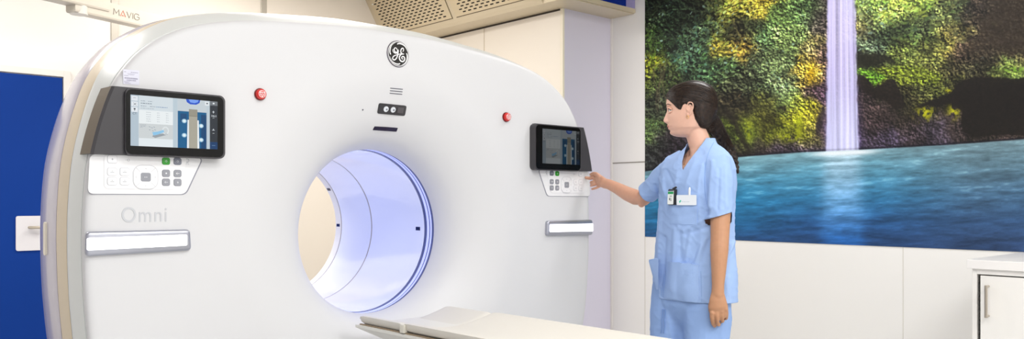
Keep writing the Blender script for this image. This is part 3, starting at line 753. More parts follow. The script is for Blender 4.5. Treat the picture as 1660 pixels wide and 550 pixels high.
for q in range(4):                                   # the four comma swashes hugging the rim
    a0 = math.radians(100 - 90 * q)
    pts = []
    for k in range(9):
        a = a0 - math.radians(82) * k / 8; rr = .735 + .085 * min(1, k / 5)
        if k == 0: rr = .70
        pts.append((rr * math.cos(a), rr * math.sin(a)))
    stroke(bm, pts, [.042, .050, .046, .034, .022, .014, .006], 4)
MS = .94
# G : small head loop, body, descending tail loop;  E : upper loop, middle, lower spiral
stroke(bm, [(-.10,.20),(-.20,.40),(-.34,.44),(-.44,.30),(-.36,.12),(-.20,.10),(-.08,.24),(-.04,.34)], [.02,.035,.04,.045,.05,.04,.03,.02])
stroke(bm, [(-.54,.30),(-.56,.16),(-.42,.04),(-.22,.02),(-.06,.14),(-.03,.28),(-.06,.10),(-.10,-.12),(-.22,-.38),(-.42,-.54),(-.58,-.46),(-.52,-.28),(-.28,-.14),(.02,-.04),(.22,.06)], [.02,.03,.04,.04,.035,.04,.05,.05,.045,.05,.05,.04,.035,.03,.02])
stroke(bm, [(.40,.22),(.48,.36),(.42,.50),(.28,.44),(.20,.26),(.26,.10),(.42,.03),(.50,.05),(.34,.02),(.16,-.08),(.06,-.30),(.16,-.52),(.38,-.58),(.56,-.44),(.56,-.24),(.42,-.16),(.30,-.24),(.32,-.36),(.42,-.36)], [.025,.035,.045,.045,.045,.05,.04,.03,.04,.05,.055,.06,.055,.05,.05,.045,.04,.04,.035])
obj('script_monogram', bm, whi, bd)
# ---- speaker slots, camera window, scan window, microphone hole: they sit on the sloping dish
def dpt(px, py):                                     # pixel -> point on the front cover
    Y = 0
    for _ in range(12):
        p = onY(px, py, Y); r = math.hypot(p.x, p.z - CZ); Y = dish_y(r)
    return onY(px, py, Y)
def patch(name, quad, m, parent, depth=.003, rnd=.15, lift=.0005):
    P = [dpt(*q) for q in quad]
    c = sum(P, Vector()) / 4; n = (P[1] - P[0]).cross(P[3] - P[0]).normalized()
    if n.y > 0: n = -n
    ex = (P[1] - P[0]).normalized(); ez = n.cross(ex).normalized()
    loc = [((p - c).dot(ex), (p - c).dot(ez)) for p in P]
    h = min((P[3] - P[0]).length, (P[1] - P[0]).length)
    rp = roundpoly(loc, h * rnd, 4)
    pts = [c + ex * a + ez * b + n * lift - n * depth for a, b in rp]
    return obj(name, prism(pts, n * depth, bev=0), m, parent), c, ex, ez, n
dg = mat('dark_slot', (92, 92, 102), .5)
for k in range(3):
    y = 142.3 + 4.1 * k
    patch('speaker_slot', [(632.5 - k * .5, y), (653 - k * .5, y + 1.9), (653 - k * .5, y + 3.3), (632.5 - k * .5, y + 1.4)], dg, G, rnd=.4)
cw, c, ex, ez, n = patch('camera_window', [(614, 167), (659, 171.5), (656, 188), (611, 184)], mat('camera_glass_black', (40, 38, 44), .15, coat=.5), G, depth=.004, rnd=.2, lift=.002)
for q, rr in ((-.030, .0115), (.004, .0115)):
    cc = c + ex * q + n * .0032
    bm = tube([cc - n * .002, cc + n * .0008], rr, 24)
    lens = obj('camera_lens', bm, mat('lens_white', (222, 226, 232), .3), cw, smooth=True, angle=30)
    bm = tube([cc + n * .0008 + ex * .003 - ez * .001, cc + n * .0014 + ex * .003 - ez * .001], rr * .35, 16)
    obj('lens_pupil', bm, mat('lens_grey', (120, 124, 134), .2), lens, smooth=True, angle=30)
pts = [c + ex * a + ez * b + n * .0025 for a, b in rrect(.026, -.011, .055, .013, .003)]
obj('sensor_grid', prism(pts, n * .001), mat('sensor_grid_grey', (82, 78, 80), .5, noise=.4, nscale=900), cw)
patch('scan_window', [(607, 205), (645, 207.5), (642.5, 213.5), (604, 211)], mat('scan_window_dark_violet', (46, 34, 50), .1, coat=.5), G, depth=.003, rnd=.15, lift=.0008)
bm = bmesh.new(); p = dpt(588, 178); tube([p + Vector((0, .003, 0)), p - Vector((0, .0008, 0))], .0035, 14, bm=bm); obj('microphone_hole', bm, dg, G)
# ---- rating label (marks only as fine print)
LBL = obj('rating_label', prism(XZ(rrect(-1.043, 1.5275, -.994, 1.574, .001), 0), (0, -.0012, 0)), mat('label_pale_lilac', (222, 222, 236), .5), G)
bm = bmesh.new(); rl = random.Random(4)
def dashes(z, x0, x1, h, lo, hi, gp, bm=bm):
    x = x0
    while x < x1:
        w = rl.uniform(lo, hi); bx(bm, (x, -.0012, z), (min(x + w, x1), -.0015, z + h)); x += w + rl.uniform(gp * .5, gp)
dashes(1.5655, -1.040, -1.034, .0016, .002, .003, .001); dashes(1.5655, -1.020, -.998, .0016, .003, .006, .0012)
dashes(1.561, -1.030, -1.008, .0010, .002, .004, .001); dashes(1.5575, -1.028, -1.010, .0010, .002, .004, .001); dashes(1.554, -1.040, -1.028, .0014, .002, .004, .001)
dashes(1.5360, -1.040, -1.022, .0010, .002, .004, .001); dashes(1.5330, -1.040, -1.026, .0010, .002, .004, .001); dashes(1.5300, -1.038, -1.020, .0010, .002, .004, .001)
dashes(1.5445, -1.039, -.999, .0046, .0008, .0022, .0012); dashes(1.5390, -1.032, -1.004, .0032, .001, .0028, .001)
obj('fine_print', bm, mat('print_violet_grey', (150, 147, 172), .6), LBL)
# ---- embossed word
write('embossed_word', 'Omni', -1.047, 1.0905, .0005, mat('embossed_pale_grey', (198, 200, 205), .35), G, width=.139, height=.048, depth=.003, space=1.12)
# ---- silver light bars
silver = mat('silver_anodised', (176, 178, 190), .3, .75)
barlit = mat('status_light_white', (255, 255, 255), .4, emit=(255, 255, 255), es=1.6)
for s in (-1, 1):
    zb, zt_ = .990, 1.064
    def MX(pts): return [(s * a, b) for a, b in pts]
    xe = 1.1545
    pts = roundpoly([(.832, zb + .004), (.836, zt_), (xe, zt_), (xe, zb - .002)], .014, 5)
    o = prism(XZ(MX(pts), -.001), (0, -.016, 0), bev=0)
    es = [e for e in o.edges if all(abs(v.co.y + .017) < 1e-5 for v in e.verts)]
    bmesh.ops.recalc_face_normals(o, faces=o.faces)
    bmesh.ops.bevel(o, geom=es, offset=.009, segments=3, affect='EDGES', profile=.5)
    hb = obj('status_light_bar', o, silver, G, smooth=True, angle=40)
    pts = roundpoly([(.848, zb + .021), (.848, zt_ - .017), (xe - .0015, zt_ - .019), (xe - .0015, zb + .017)], .006, 4)
    obj('light_strip', prism(XZ(MX(pts), -.0165), (0, -.0022, 0)), barlit, hb)
# ---- control panels under the tablets
panw = mat('panel_white', (238, 238, 240), .35); line = mat('panel_gap_line', (146, 146, 158), .6)
btn = mat('button_white', (243, 243, 245), .3); btr = mat('button_outline', (206, 206, 212), .5)
bgry = mat('button_grey', (150, 152, 160), .35); bgrn = mat('button_green', (44, 160, 40), .3); bslt = mat('button_slate', (122, 126, 140), .35)
icw = mat('icon_white', (235, 236, 240), .4); icg = mat('icon_grey', (184, 186, 192), .5)
def pz(x, y): return onY(130 + x / 3.055, 240 + y / 3.055, -.003)
for s in (-1, 1):
    def MX(pts): return [(s * a, b) for a, b in pts]
    xb = out_x(1.25) - .004
    outl = [(.787, 1.302), (.845, 1.1775), (xb + .006, 1.1775), (xb, 1.302)]
    o = prism(XZ(MX(roundpoly([(a, b) for a, b in outl], .018, 6)), .0), (0, -.0015, 0)); base = obj('control_panel', o, line, G)
    inl = [(.792, 1.302), (.849, 1.180), (xb + .006, 1.180), (xb, 1.302)]
    plate = obj('panel_face', prism(XZ(MX(roundpoly(inl, .018, 6)), -.0005), (0, -.0025, 0)), panw, base)
    pts = roundpoly([(.842, 1.302), (.868, 1.196), (1.10, 1.196), (1.10, 1.302)], .016, 6)
    obj('raised_pad', prism(XZ(MX(pts), -.003), (0, -.0015, 0), bev=.001), btn, base)
    def bt(px, py, w, h, m, icon=None, ring=True, name='push_button'):
        p = pz(px, py); cx, cz = abs(p.x), p.z
        w *= .5; h *= .5
        if ring: obj('button_outline', prism(XZ(MX(rrect(cx - w - .0012, cz - h - .0012, cx + w + .0012, cz + h + .0012, .0068)), -.0044), (0, -.0006, 0)), btr if m is btn else m, plate)
        b_ = obj(name, prism(XZ(MX(rrect(cx - w, cz - h, cx + w, cz + h, .006)), -.0045), (0, -.0022, 0), bev=0), m, plate)
        if icon:
            bm = bmesh.new(); y = -.0069; q = .0055
            ic = icg if m is btn else icw
            if icon == 'up': tube([(s * cx, y, cz - q * .6), (s * cx, y, cz + q * .6)], .0008, 5, bm=bm); tube([(s * (cx - q * .5), y, cz), (s * (cx + q * .5), y, cz)], .0008, 5, bm=bm)
            if icon == 'bed': tube([(s * (cx - q), y, cz - q * .3), (s * (cx + q), y, cz - q * .3)], .0009, 5, bm=bm); tube([(s * (cx - q * .2), y, cz + q * .5), (s * (cx + q * .2), y, cz + q * .5)], .0009, 5, bm=bm)
            if icon == 'dot': tube([(s * cx, y + .0004, cz), (s * cx, y - .0002, cz)], q * .45, 14, bm=bm)
            if icon == 'arr': tube([(s * (cx - q), y, cz), (s * (cx + q), y, cz)], .0008, 5, bm=bm); tube([(s * (cx + q * .2), y, cz + q * .6), (s * (cx + q), y, cz), (s * (cx + q * .2), y, cz - q * .6)], .0008, 5, bm=bm)
            if icon == 'dia': tube([(s * (cx + a), y, cz + b) for a, b in ((0, q * .6), (q * .6, 0), (0, -q * .6), (-q * .6, 0), (0, q * .6))], .0006, 5, bm=bm)
            if icon == 'two':
                for d in (-1, 1): tube([(s * (cx + d * q * .5), y + .0004, cz), (s * (cx + d * q * .5), y - .0002, cz)], q * .25, 10, bm=bm)
            obj('button_icon', bm, ic, b_)
    W_, H_ = .027, .0235
    bt(158, 56, W_, H_, btn, 'up')
    for px in (157, 219):
        bt(px, 118, W_, H_, btn, 'bed'); bt(px, 165, W_, H_, btn, 'bed')
    bt(424, 66, .0235, .021, bgrn, 'dia'); bt(481, 67, .0235, .021, bslt, 'dia')
    for (px, py, ic) in ((424, 126, 'dot'), (481, 127, 'arr'), (424, 170, 'arr'), (481, 171, 'up')): bt(px, py, .0235, .022, bgry, ic)
    p = pz(323, 145); cx, cz = abs(p.x), p.z
    o = prism(XZ(MX(rrect(cx - .037, cz - .037, cx + .037, cz + .037, .026, 8)), -.0044), (0, -.0018, 0), bev=.0006); dp = obj('direction_pad', o, btn, plate)
    bm = bmesh.new()
    for a, b in ((-1, -1), (1, 1), (-1, 1), (1, -1)): tube([(s * (cx + a * .017), -.0063, cz + b * .017), (s * (cx + a * .030), -.0063, cz + b * .030)], .0005, 5, bm=bm)
    for a, b in ((1, 0), (-1, 0), (0, 1), (0, -1)):
        c_ = (cx + a * .028, cz + b * .026)
        tube([(s * (c_[0] - (.003 if b else 0)), -.0063, c_[1] - (.003 if a else 0)), (s * (c_[0] + a * .003), -.0063, c_[1] + b * .003), (s * (c_[0] + (.003 if b else 0)), -.0063, c_[1] + (.003 if a else 0))], .0007, 5, bm=bm)
    circ = [(s * (cx + q[0]), -.0048, cz + q[1]) for q in rrect(-.0385, -.0385, .0385, .0385, .027, 8)]
    tube(circ + circ[:1], .0006, 5, bm=bm)
    obj('pad_markings', bm, btr, dp)
    bt(323, 145, .031, .028, bgry, 'two', name='centre_button')
    # small printed signs: lamp symbol and person symbol
    bm = bmesh.new(); p = pz(530, 62); cx, cz = abs(p.x), p.z
    tube([(s * (cx + .0055 * math.cos(2 * PI * k / 14)), -.0032, cz + .0055 * math.sin(2 * PI * k / 14)) for k in range(15)], .0007, 5, bm=bm)
    for d in (-1, 1): tube([(s * (cx + d * .002), -.0032, cz - .005), (s * (cx + d * .003), -.0032, cz - .013), (s * (cx + d * .006), -.0032, cz - .013)], .0007, 5, bm=bm); tube([(s * (cx + d * .002), -.0032, cz + .002), (s * (cx + d * .0032), -.0032, cz + .001)], .0008, 5, bm=bm)
    obj('lamp_test_symbol', bm, icg, base); bm = bmesh.new()
    p = pz(238, 60); cx, cz = abs(p.x), p.z
    tube([(s * (cx + .0035 * math.cos(2 * PI * k / 10)), -.0048, cz + .0035 * math.sin(2 * PI * k / 10)) for k in range(11)], .0005, 5, bm=bm)
    tube([(s * (cx + .008), -.0048, cz), (s * (cx + .0075), -.0048, cz)], .0010, 5, bm=bm)
    obj('ring_symbol', bm, icg, base)
# ---- display tablets
mount_m = mat('charcoal_housing', (58, 56, 60), .45); lit_side_m = mat('side_lit_beige', (96, 82, 64), .45, .2)  # flank colour holds the beige light falling on the charcoal housing
bez = mat('black_glass_bezel', (5, 5, 6), .25, spec=.2)
def scr_mat(name, rgb, k):
    return mat(name + ('_dim' if k < .5 else ''), tuple(v * .25 for v in rgb), .35, emit=rgb, es=k, spec=.2)
for s in (-1, 1):
    k = .78 if s < 0 else .10
    z0, z1 = 1.303, 1.515
    def ex_(z): return out_x(z) + .007
    # housing follows the flank of the scanner
    bm = bmesh.new()
    n = 8; zs = [z0 + (z1 - z0) * i / n for i in range(n + 1)]
    prof_ = [('x', .75, .004), ('x', .75, -.022), ('e', -.008, -.024), ('e', .001, -.019), ('e', .007, .066), ('e', -.03, .075)]
    cols = []
    for z in zs:
        cols.append([bm.verts.new((s * (p[1] if p[0] == 'x' else ex_(z) + p[1]), p[2], z)) for p in prof_])
    m_ = len(prof_)
    for a, b in zip(cols, cols[1:]):
        for i in range(m_):
            f = bm.faces.new((a[i], a[(i + 1) % m_], b[(i + 1) % m_], b[i]))
            f.material_index = 1 if i in (3, 4) else 0
    bm.faces.new(cols[0]); bm.faces.new(cols[-1][::-1])
    hs = obj('display_housing', bm, [mount_m, lit_side_m], G)
    x_in, x_out = (.731, 1.047) if s < 0 else (.738, 1.040)
    o = prism(XZ([(s * a, b) for a, b in rrect(x_in - .004, z0 - .003, x_out, z1 - .002, .020, 6)], .004), (0, -.040, 0), bev=.003)
    tb = obj('display_tablet', o, mount_m, hs, smooth=True, angle=35)
    o = prism(XZ([(s * a, b) for a, b in rrect(x_in + .003, z0 + .002, x_out - .002, z1 - .007, .018, 6)], -.036), (0, -.003, 0), bev=.001)
    obj('glass_front', o, bez, tb)
    # picture on the screen: X from -1.033 to -.755 at the left tablet
    sx0, sx1, sz0, sz1 = (-1.033, -.755, 1.331, 1.491) if s < 0 else (.779, 1.031, 1.331, 1.492)
    def S(u, v, y=0): return (sx0 + (sx1 - sx0) * u, -.0392 - y, sz1 - (sz1 - sz0) * v)
    pal = {}; bm = bmesh.new(); order = []
    def q(u0, v0, u1, v1, rgb, y=0):
        key = tuple(rgb)
        if key not in pal: pal[key] = len(pal); order.append(scr_mat('screen_%s' % '_'.join(map(str, rgb)), rgb, k))
        f = bm.faces.new([bm.verts.new(S(*p, y)) for p in ((u0, v1), (u1, v1), (u1, v0), (u0, v0))]); f.material_index = pal[key]
    def pg(pts, rgb, y=0):
        key = tuple(rgb)
        if key not in pal: pal[key] = len(pal); order.append(scr_mat('screen_%s' % '_'.join(map(str, rgb)), rgb, k))
        f = bm.faces.new([bm.verts.new(S(*p, y)) for p in pts]); f.material_index = pal[key]
        f.normal_update()
        if f.normal.y > 0: f.normal_flip()
    e = .0004
    q(0, 0, 1, 1, (196, 208, 216)); q(0, 0, .085, 1, (178, 194, 206), e); q(.09, 0, .47, .285, (210, 220, 226), e); q(.09, .285, .47, .55, (232, 238, 240), e)
    q(.09, .55, .47, .84, (204, 210, 212), e); q(.09, .84, .47, 1, (226, 234, 238), e); q(.47, 0, .52, 1, (186, 202, 212), e)
    for v in (.02, .13, .24): q(.008, v, .078, v + .095, (226, 232, 238), 2 * e)
    for a, b in (((.028, .155), (.058, .205)), ((.028, .205), (.058, .155))):
        pg([(a[0], a[1]), (a[0] + .006, a[1]), (b[0] + .006, b[1]), (b[0], b[1])], (70, 80, 92), 3 * e)
    q(.033, .262, .053, .285, (40, 48, 60), 3 * e); q(.040, .285, .046, .312, (40, 48, 60), 3 * e); q(.028, .055, .058, .062, (120, 130, 140), 3 * e)
    rs_ = random.Random(8)
    def text_line(u0, u1, v, h, c, w=.02):
        u = u0
        while u < u1:
            ww = rs_.uniform(w * .5, w * 1.4); q(u, v, min(u + ww, u1), v + h, c, 2 * e); u += ww + .006
    text_line(.11, .16, .10, .012, (150, 162, 174)); text_line(.19, .24, .10, .012, (150, 162, 174)); text_line(.11, .23, .145, .014, (110, 122, 136)); text_line(.11, .17, .20, .012, (140, 152, 164)); text_line(.21, .27, .20, .012, (140, 152, 164)); text_line(.28, .41, .20, .012, (110, 140, 180)); text_line(.11, .26, .245, .010, (160, 170, 180))
    for r_ in range(5):
        for c_ in (.19, .29, .39):
            text_line(c_ - (.02 if c_ < .2 else 0), c_ + .03, .32 + r_ * .044, .009, (168, 176, 184), .014)
    text_line(.105, .17, .575, .009, (150, 160, 170)); text_line(.105, .16, .60, .009, (150, 160, 170)); text_line(.105, .13, .625, .009, (150, 160, 170))
    # line drawing of a patient on a couch
    pg([(.235, .80), (.25, .76), (.40, .72), (.41, .745), (.27, .825)], (150, 158, 164), 2 * e); pg([(.25, .78), (.235, .715), (.30, .695), (.36, .655), (.37, .70), (.30, .755)], (140, 196, 232), 3 * e)
    for a in range(10):
        t0, t1 = 2 * PI * a / 10, 2 * PI * (a + 1) / 10; c0_ = (.385, .67)
        pg([(c0_[0] + .040 * math.cos(t0), c0_[1] + .085 * math.sin(t0)), (c0_[0] + .040 * math.cos(t1), c0_[1] + .085 * math.sin(t1)), (c0_[0] + .026 * math.cos(t1), c0_[1] + .058 * math.sin(t1)), (c0_[0] + .026 * math.cos(t0), c0_[1] + .058 * math.sin(t0))], (222, 228, 230), 2 * e)
    for a, b in ((.20, .60), (.225, .615), (.25, .60), (.20, .66), (.235, .675), (.26, .655)): pg([(a, b), (a + .018, b + .012), (a + .014, b + .022), (a - .002, b + .01)], (148, 160, 172), 2 * e)
    # camera view of the couch on a blue floor
    q(.525, 0, .865, .25, (196, 206, 212), e); q(.525, .25, .865, 1, (14, 92, 140), e)
    pg([(.62, 0), (.79, 0), (.78, .06), (.74, .10), (.67, .10), (.63, .06)], (38, 84, 200), 2 * e)
    pg([(.65, .0), (.77, .0), (.76, .045), (.72, .07), (.67, .06)], (120, 160, 240), 3 * e)
    q(.655, .20, .755, 1, (168, 164, 150), 2 * e); q(.655, .335, .755, .345, (120, 116, 104), 3 * e); q(.655, .20, .755, .335, (150, 146, 132), 2.5 * e)
    pg([(.638, .42), (.655, .42), (.655, 1), (.632, 1)], (232, 238, 240), 2 * e); pg([(.755, .42), (.772, .42), (.778, 1), (.755, 1)], (232, 238, 240), 2 * e)
    q(.555, .30, .63, .48, (10, 70, 118), 1.5 * e); q(.80, .30, .865, 1, (10, 66, 112), 1.5 * e)
    for a, b in ((.60, .45), (.60, .74), (.80, .53), (.80, .82)):
        pg([(a + .03 * math.cos(2 * PI * i / 12), b + .045 * math.sin(2 * PI * i / 12)) for i in range(12)], (150, 196, 220), 2 * e)
        pg([(a + .018 * math.cos(2 * PI * i / 12), b + .03 * math.sin(2 * PI * i / 12)) for i in range(12)], (226, 240, 246), 3 * e)
    q(.865, 0, .905, 1, (190, 204, 212), e); q(.905, 0, 1, .09, (110, 116, 122), e); q(.905, .09, 1, .85, (44, 50, 58), e); q(.905, .85, 1, 1, (18, 58, 104), e)
    q(.845, .02, .895, .10, (226, 232, 236), 3 * e); q(.862, .045, .880, .07, (60, 66, 76), 4 * e); q(.94, .03, .962, .06, (230, 234, 238), 2 * e)
    q(.945, .20, .953, .25, (220, 226, 232), 2 * e); q(.935, .22, .963, .228, (220, 226, 232), 2 * e); q(.938, .345, .960, .352, (220, 226, 232), 2 * e)
    q(.932, .60, .966, .608, (220, 226, 232), 2 * e); q(.945, .575, .953, .60, (220, 226, 232), 2 * e); q(.938, .665, .960, .672, (220, 226, 232), 2 * e); q(.93, .92, .97, .928, (110, 150, 190), 2 * e)
    me = bpy.data.meshes.new('screen_image'); bm.to_mesh(me); bm.free()
    sc = link('screen_image', me, tb, order)
    w = write('screen_digits', '346.5', sx0 + (sx1 - sx0) * .922, S(0, .325)[2], S(0, 0)[1] - .0012, scr_mat('screen_light', (220, 226, 232), k), tb, width=(sx1 - sx0) * .062, height=.006, depth=.0002)
    w = write('screen_letters', 'CT', sx0 + (sx1 - sx0) * .022, S(0, .385)[2], S(0, 0)[1] - .0012, scr_mat('screen_dark', (70, 80, 92), k), tb, width=(sx1 - sx0) * .042, height=.0065, depth=.0002)
# ================================================================ patient table
T = empty('patient_table', (0, -1.2, 0), 'white patient table with a shallow curved couch top reaching toward the scanner tunnel', 'examination table')
cr = mat('ivory_couch_shell', (216, 212, 204), .4); dk = mat('couch_underside_white', (222, 220, 214), .4)
def couch(y0, y1, w, zc_, sag, th, name, m, bev, nose=0):
    bm = bmesh.new(); n = 28; rows = []
    ys = [y1 + .0, y1 - .010, y1 - .03] + [y1 + (y0 - y1) * k / 6 for k in range(1, 6)] + [y0 + .03, y0 + .01, y0]
    for i, y in enumerate(ys):
        endk = min(i, len(ys) - 1 - i); sh = (.012, .003, 0)[endk] if endk < 3 else 0
        sh *= bev
        ring = []
        for k in range(n + 1):
            u = -1 + 2 * k / n; x = u * (w - sh * .4)
            e_ = max(0, abs(u) - .93) / .07
            z = zc_ - sag * math.cos(u * PI / 2) ** 1.0 * 1.0 - .006 * e_ ** 2 - sh
            ring.append((x, y, z))
        for k in range(n, -1, -1):
            u = -1 + 2 * k / n; x = u * (w - .004 - sh * .4)
            z = zc_ - th - sag * math.cos(u * PI / 2) * .9 + sh * .8
            if abs(u) > .97: z += .006
            ring.append((x, y, z))
        rows.append([bm.verts.new(p) for p in ring])
    m_ = len(rows[0])
    for a, b in zip(rows, rows[1:]):
        for k in range(m_): bm.faces.new((a[k], a[(k + 1) % m_], b[(k + 1) % m_], b[k]))
    for R_ in (rows[0], rows[-1]):
        for k in range(n): bm.faces.new((R_[k], R_[k + 1], R_[m_ - 2 - k], R_[m_ - 1 - k]))
    return obj(name, bm, m, T, smooth=True, angle=50)
couch(-.338, -.05, .212, .729, .042, .036, 'head_extension', cr, 1)
couch(-2.35, -.343, .216, .732, .036, .036, 'couch_top', mat('warm_couch_shell', (220, 215, 205), .4), .6)
bm = bmesh.new()
for (w, z, ya) in ((.222, .684, -.045), (.222, .674, -.045)): pass
def loftrect(secs, bm):
    R_ = [[bm.verts.new((sx * w, y, z)) for (sx, y) in ((-1, ya), (1, ya), (1, yb_), (-1, yb_))] for (w, z, ya, yb_) in secs]
    for a, b in zip(R_, R_[1:]):
        for k in range(4): bm.faces.new((a[k], a[(k + 1) % 4], b[(k + 1) % 4], b[k]))
    bm.faces.new(R_[0]); bm.faces.new(R_[-1][::-1]); return bm
loftrect([(.200, .690, -.055, -2.3), (.224, .689, -.046, -2.34), (.224, .680, -.046, -2.34), (.212, .672, -.060, -2.3), (.14, .60, -.40, -2.2), (.13, .56, -.55, -2.1)], bm)
obj('carriage', bm, dk, T)
bm = bmesh.new(); loftrect([(.20, .56, -.75, -2.0), (.22, .35, -.72, -2.05), (.24, .06, -.65, -2.15), (.26, .045, -.62, -2.2), (.26, 0, -.62, -2.2)], bm)
obj('pedestal', bm, dk, T)
bm = bx(bmesh.new(), (-.2235, -.360, .692), (-.206, -.334, .722), .003)
obj('latch', bm, mat('latch_pale_grey', (214, 210, 198), .4), T)
bm = bx(bmesh.new(), (-.2165, -2.2, .6885), (-.206, -.36, .6935)); bx(bm, (-.2145, -.336, .6885), (-.206, -.06, .6935))
obj('side_seal', bm, mat('brown_grey_seal', (150, 132, 108), .6), T)
# ================================================================ the woman in scrubs
from mathutils import noise as MN
LD = RT * .62 + FW * -.785; FD = RT * -.785 + FW * -.62         # her left, her front
def BP(L, F, z, u=.79, v=3.5): 
    p = CAMP + RT * u + FW * v + LD * L + FD * F; p.z = z; return p
PB = CAMP + RT * .745 + FW * 3.5; PB.z = 0
W = empty('person', PB, 'woman in pale blue scrubs with a long dark braid, pressing a button on the scanner', 'person')
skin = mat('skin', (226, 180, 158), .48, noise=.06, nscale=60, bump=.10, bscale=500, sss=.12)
dark_arm = mat('darker_arm_skin', (192, 142, 108), .48, noise=.08, nscale=60, bump=.12, bscale=500, sss=.12)  # darker skin tone for the hanging left arm
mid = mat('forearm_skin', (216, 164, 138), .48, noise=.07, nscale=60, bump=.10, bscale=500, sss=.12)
lipm = mat('lips', (204, 132, 120), .4, sss=.1)
# ---- head in its own frame: f forward, s toward the camera, z up
HD = math.radians(15)
HF = RT * -math.cos(HD) + FW * math.sin(HD); HS = FW * -math.cos(HD) - RT * math.sin(HD)
HC = at(1118, 178, 3.50)
def HP(f, s, z): return HC + HF * f + HS * s + UP * z
HT = [(-.1165, .030, .0, .010), (-.1145, .052, -.002, .020), (-.1105, .0660, -.008, .030), (-.105, .0755, -.016, .0385), (-.097, .0810, -.026, .0455), (-.088, .0825, -.038, .0515), (-.078, .0865, -.056, .0605), (-.068, .0895, -.064, .0635), (-.055, .0905, -.075, .0665),
      (-.042, .0910, -.083, .069), (-.028, .0915, -.089, .071), (-.012, .0915, -.095, .073), (.000, .0925, -.098, .0745), (.010, .0955, -.099, .0755), (.020, .0985, -.100, .0760), (.034, .0980, -.100, .0755), (.050, .0955, -.098, .0735), (.066, .0895, -.093, .0695), (.082, .0780, -.083, .061), (.095, .0620, -.067, .049), (.105, .0420, -.048, .034), (.111, .0200, -.026, .018), (.1135, .004, -.010, .006)]
def head_pt(th, z, extra=0):
    F, Bk, Wd = lerp_table(HT, z)
    c = (F + Bk) / 2 * .25
    ct, st = math.cos(th), math.sin(th)
    f = c + (F - c) * ct if ct > 0 else c + (c - Bk) * ct
    jaw = max(0, min(1, (-.02 - z) / .08))
    s = Wd * (abs(st) ** (1 + .18 * jaw * (ct > 0))) * (1 if st > 0 else -1)
    g = lambda x, w: math.exp(-(x / w) ** 2)
    if ct > 0:
        # nose
        N = lerp_table([(-.064, 0.0), (-.060, .003), (-.056, .0075), (-.0525, .0130), (-.048, .0185), (-.0435, .0205), (-.038, .0185), (-.028, .0138), (-.016, .0088), (-.006, .0045), (.004, .0012), (.016, 0)], z)[0]
        sg = lerp_table([(-.06, .010), (-.046, .0105), (-.03, .0085), (-.01, .0075), (.01, .010)], z)[0]
        f += N * math.exp(-abs(s / sg) ** 2.2)
        for q in (-1, 1):
            f += .0075 * g(s - q * .0135, .0062) * g(z + .0495, .0065)       # nostril wings
            f -= .0095 * g(s - q * .031, .0165) * g(z + .002, .011)           # eye sockets
            f += .0028 * g(s - q * .030, .016) * g(z - .018, .007)            # brow ridge
            f += .0030 * g(s - q * .040, .018) * g(z + .034, .016)            # cheek
            f -= .0018 * g(s - q * .022, .006) * g(z + .074, .008)
        f += .0062 * g(s, .019) * g(z + .0680, .0046) + .0062 * g(s, .016) * g(z + .0795, .0046)
        f -= .0030 * g(s, .022) * g(z + .0738, .0017)
        f -= .0035 * g(s, .02) * g(z + .0875, .0045)
        f += .0030 * g(s, .018) * g(z + .101, .009)
        f -= .0022 * g(s, .004) * g(z + .061, .004)
    # cheek hollow / temple
    s *= 1 - .035 * g(z - .025, .018) * g(th if th < PI else th - 2 * PI, 9) * (1 if ct > .3 else 0)
    if extra:
        d = Vector((f, s, z - .01)); d.normalize(); return Vector((f, s, z)) + d * extra
    return Vector((f, s, z))
body = bmesh.new()
ZN = [(-.1165 + (.230) * i / 112) for i in range(113)]
TN = 128; rows = []
for z in ZN: rows.append([body.verts.new(HP(*head_pt(2 * PI * k / TN, z))) for k in range(TN)])
for a, b in zip(rows, rows[1:]):
    for k in range(TN): body.faces.new((a[k], a[(k + 1) % TN], b[(k + 1) % TN], b[k]))
body.faces.new(rows[0]); body.faces.new(rows[-1][::-1])
# ears
for q in (1, -1):
    o = .0705
    ear = [(.000, .016), (-.004, .024), (-.012, .027), (-.021, .022), (-.0245, .010), (-.022, -.004), (-.016, -.016), (-.009, -.026), (-.003, -.030), (.001, -.022)]
    tube(catmull([HP(.006 + f, q * (o + .005 + .012 * min(1, max(0, -f) / .02)), z - .004) for f, z in ear], 5), .0033, 8, bm=body, dome=True)
    bmx = Matrix((HF, HS * q, UP)).transposed()
    ball(body, HP(-.004, q * (o + .001), -.003), (.015, .008, .025), 14, 10, rot=bmx)
    tube(catmull([HP(-.006, q * (o + .010), .012), HP(-.012, q * (o + .013), .004), HP(-.011, q * (o + .012), -.010), HP(-.004, q * (o + .009), -.018)], 4), .0028, 8, bm=body, dome=True)
    ball(body, HP(.0035, q * (o + .008), -.0305), (.0055, .004, .0065), 10, 8, rot=bmx)
    tube([HP(.008, q * (o + .002), -.002), HP(.0075, q * (o + .007), -.008)], .0028, 8, bm=body, dome=True)
# neck
nk = lambda x, y: at(x, y, 3.5)
NKp = [nk(1124, 198), nk(1127, 212), nk(1132, 225), nk(1136, 238), nk(1137, 250), nk(1136, 266)]
tube(NKp, [(.045, .044), (.044, .045), (.046, .047), (.048, .050), (.050, .054), (.060, .070)], 28, bm=body, ref=RT)
# trapezius slopes
for a, b in (((1140, 244, 3.48), (1157, 270, 3.43)), ((1128, 246, 3.53), (1105, 272, 3.58))):
    tube([at(*a), (at(*a) + at(*b)) / 2, at(*b)], [.028, .028, .030], 16, bm=body, dome=True)
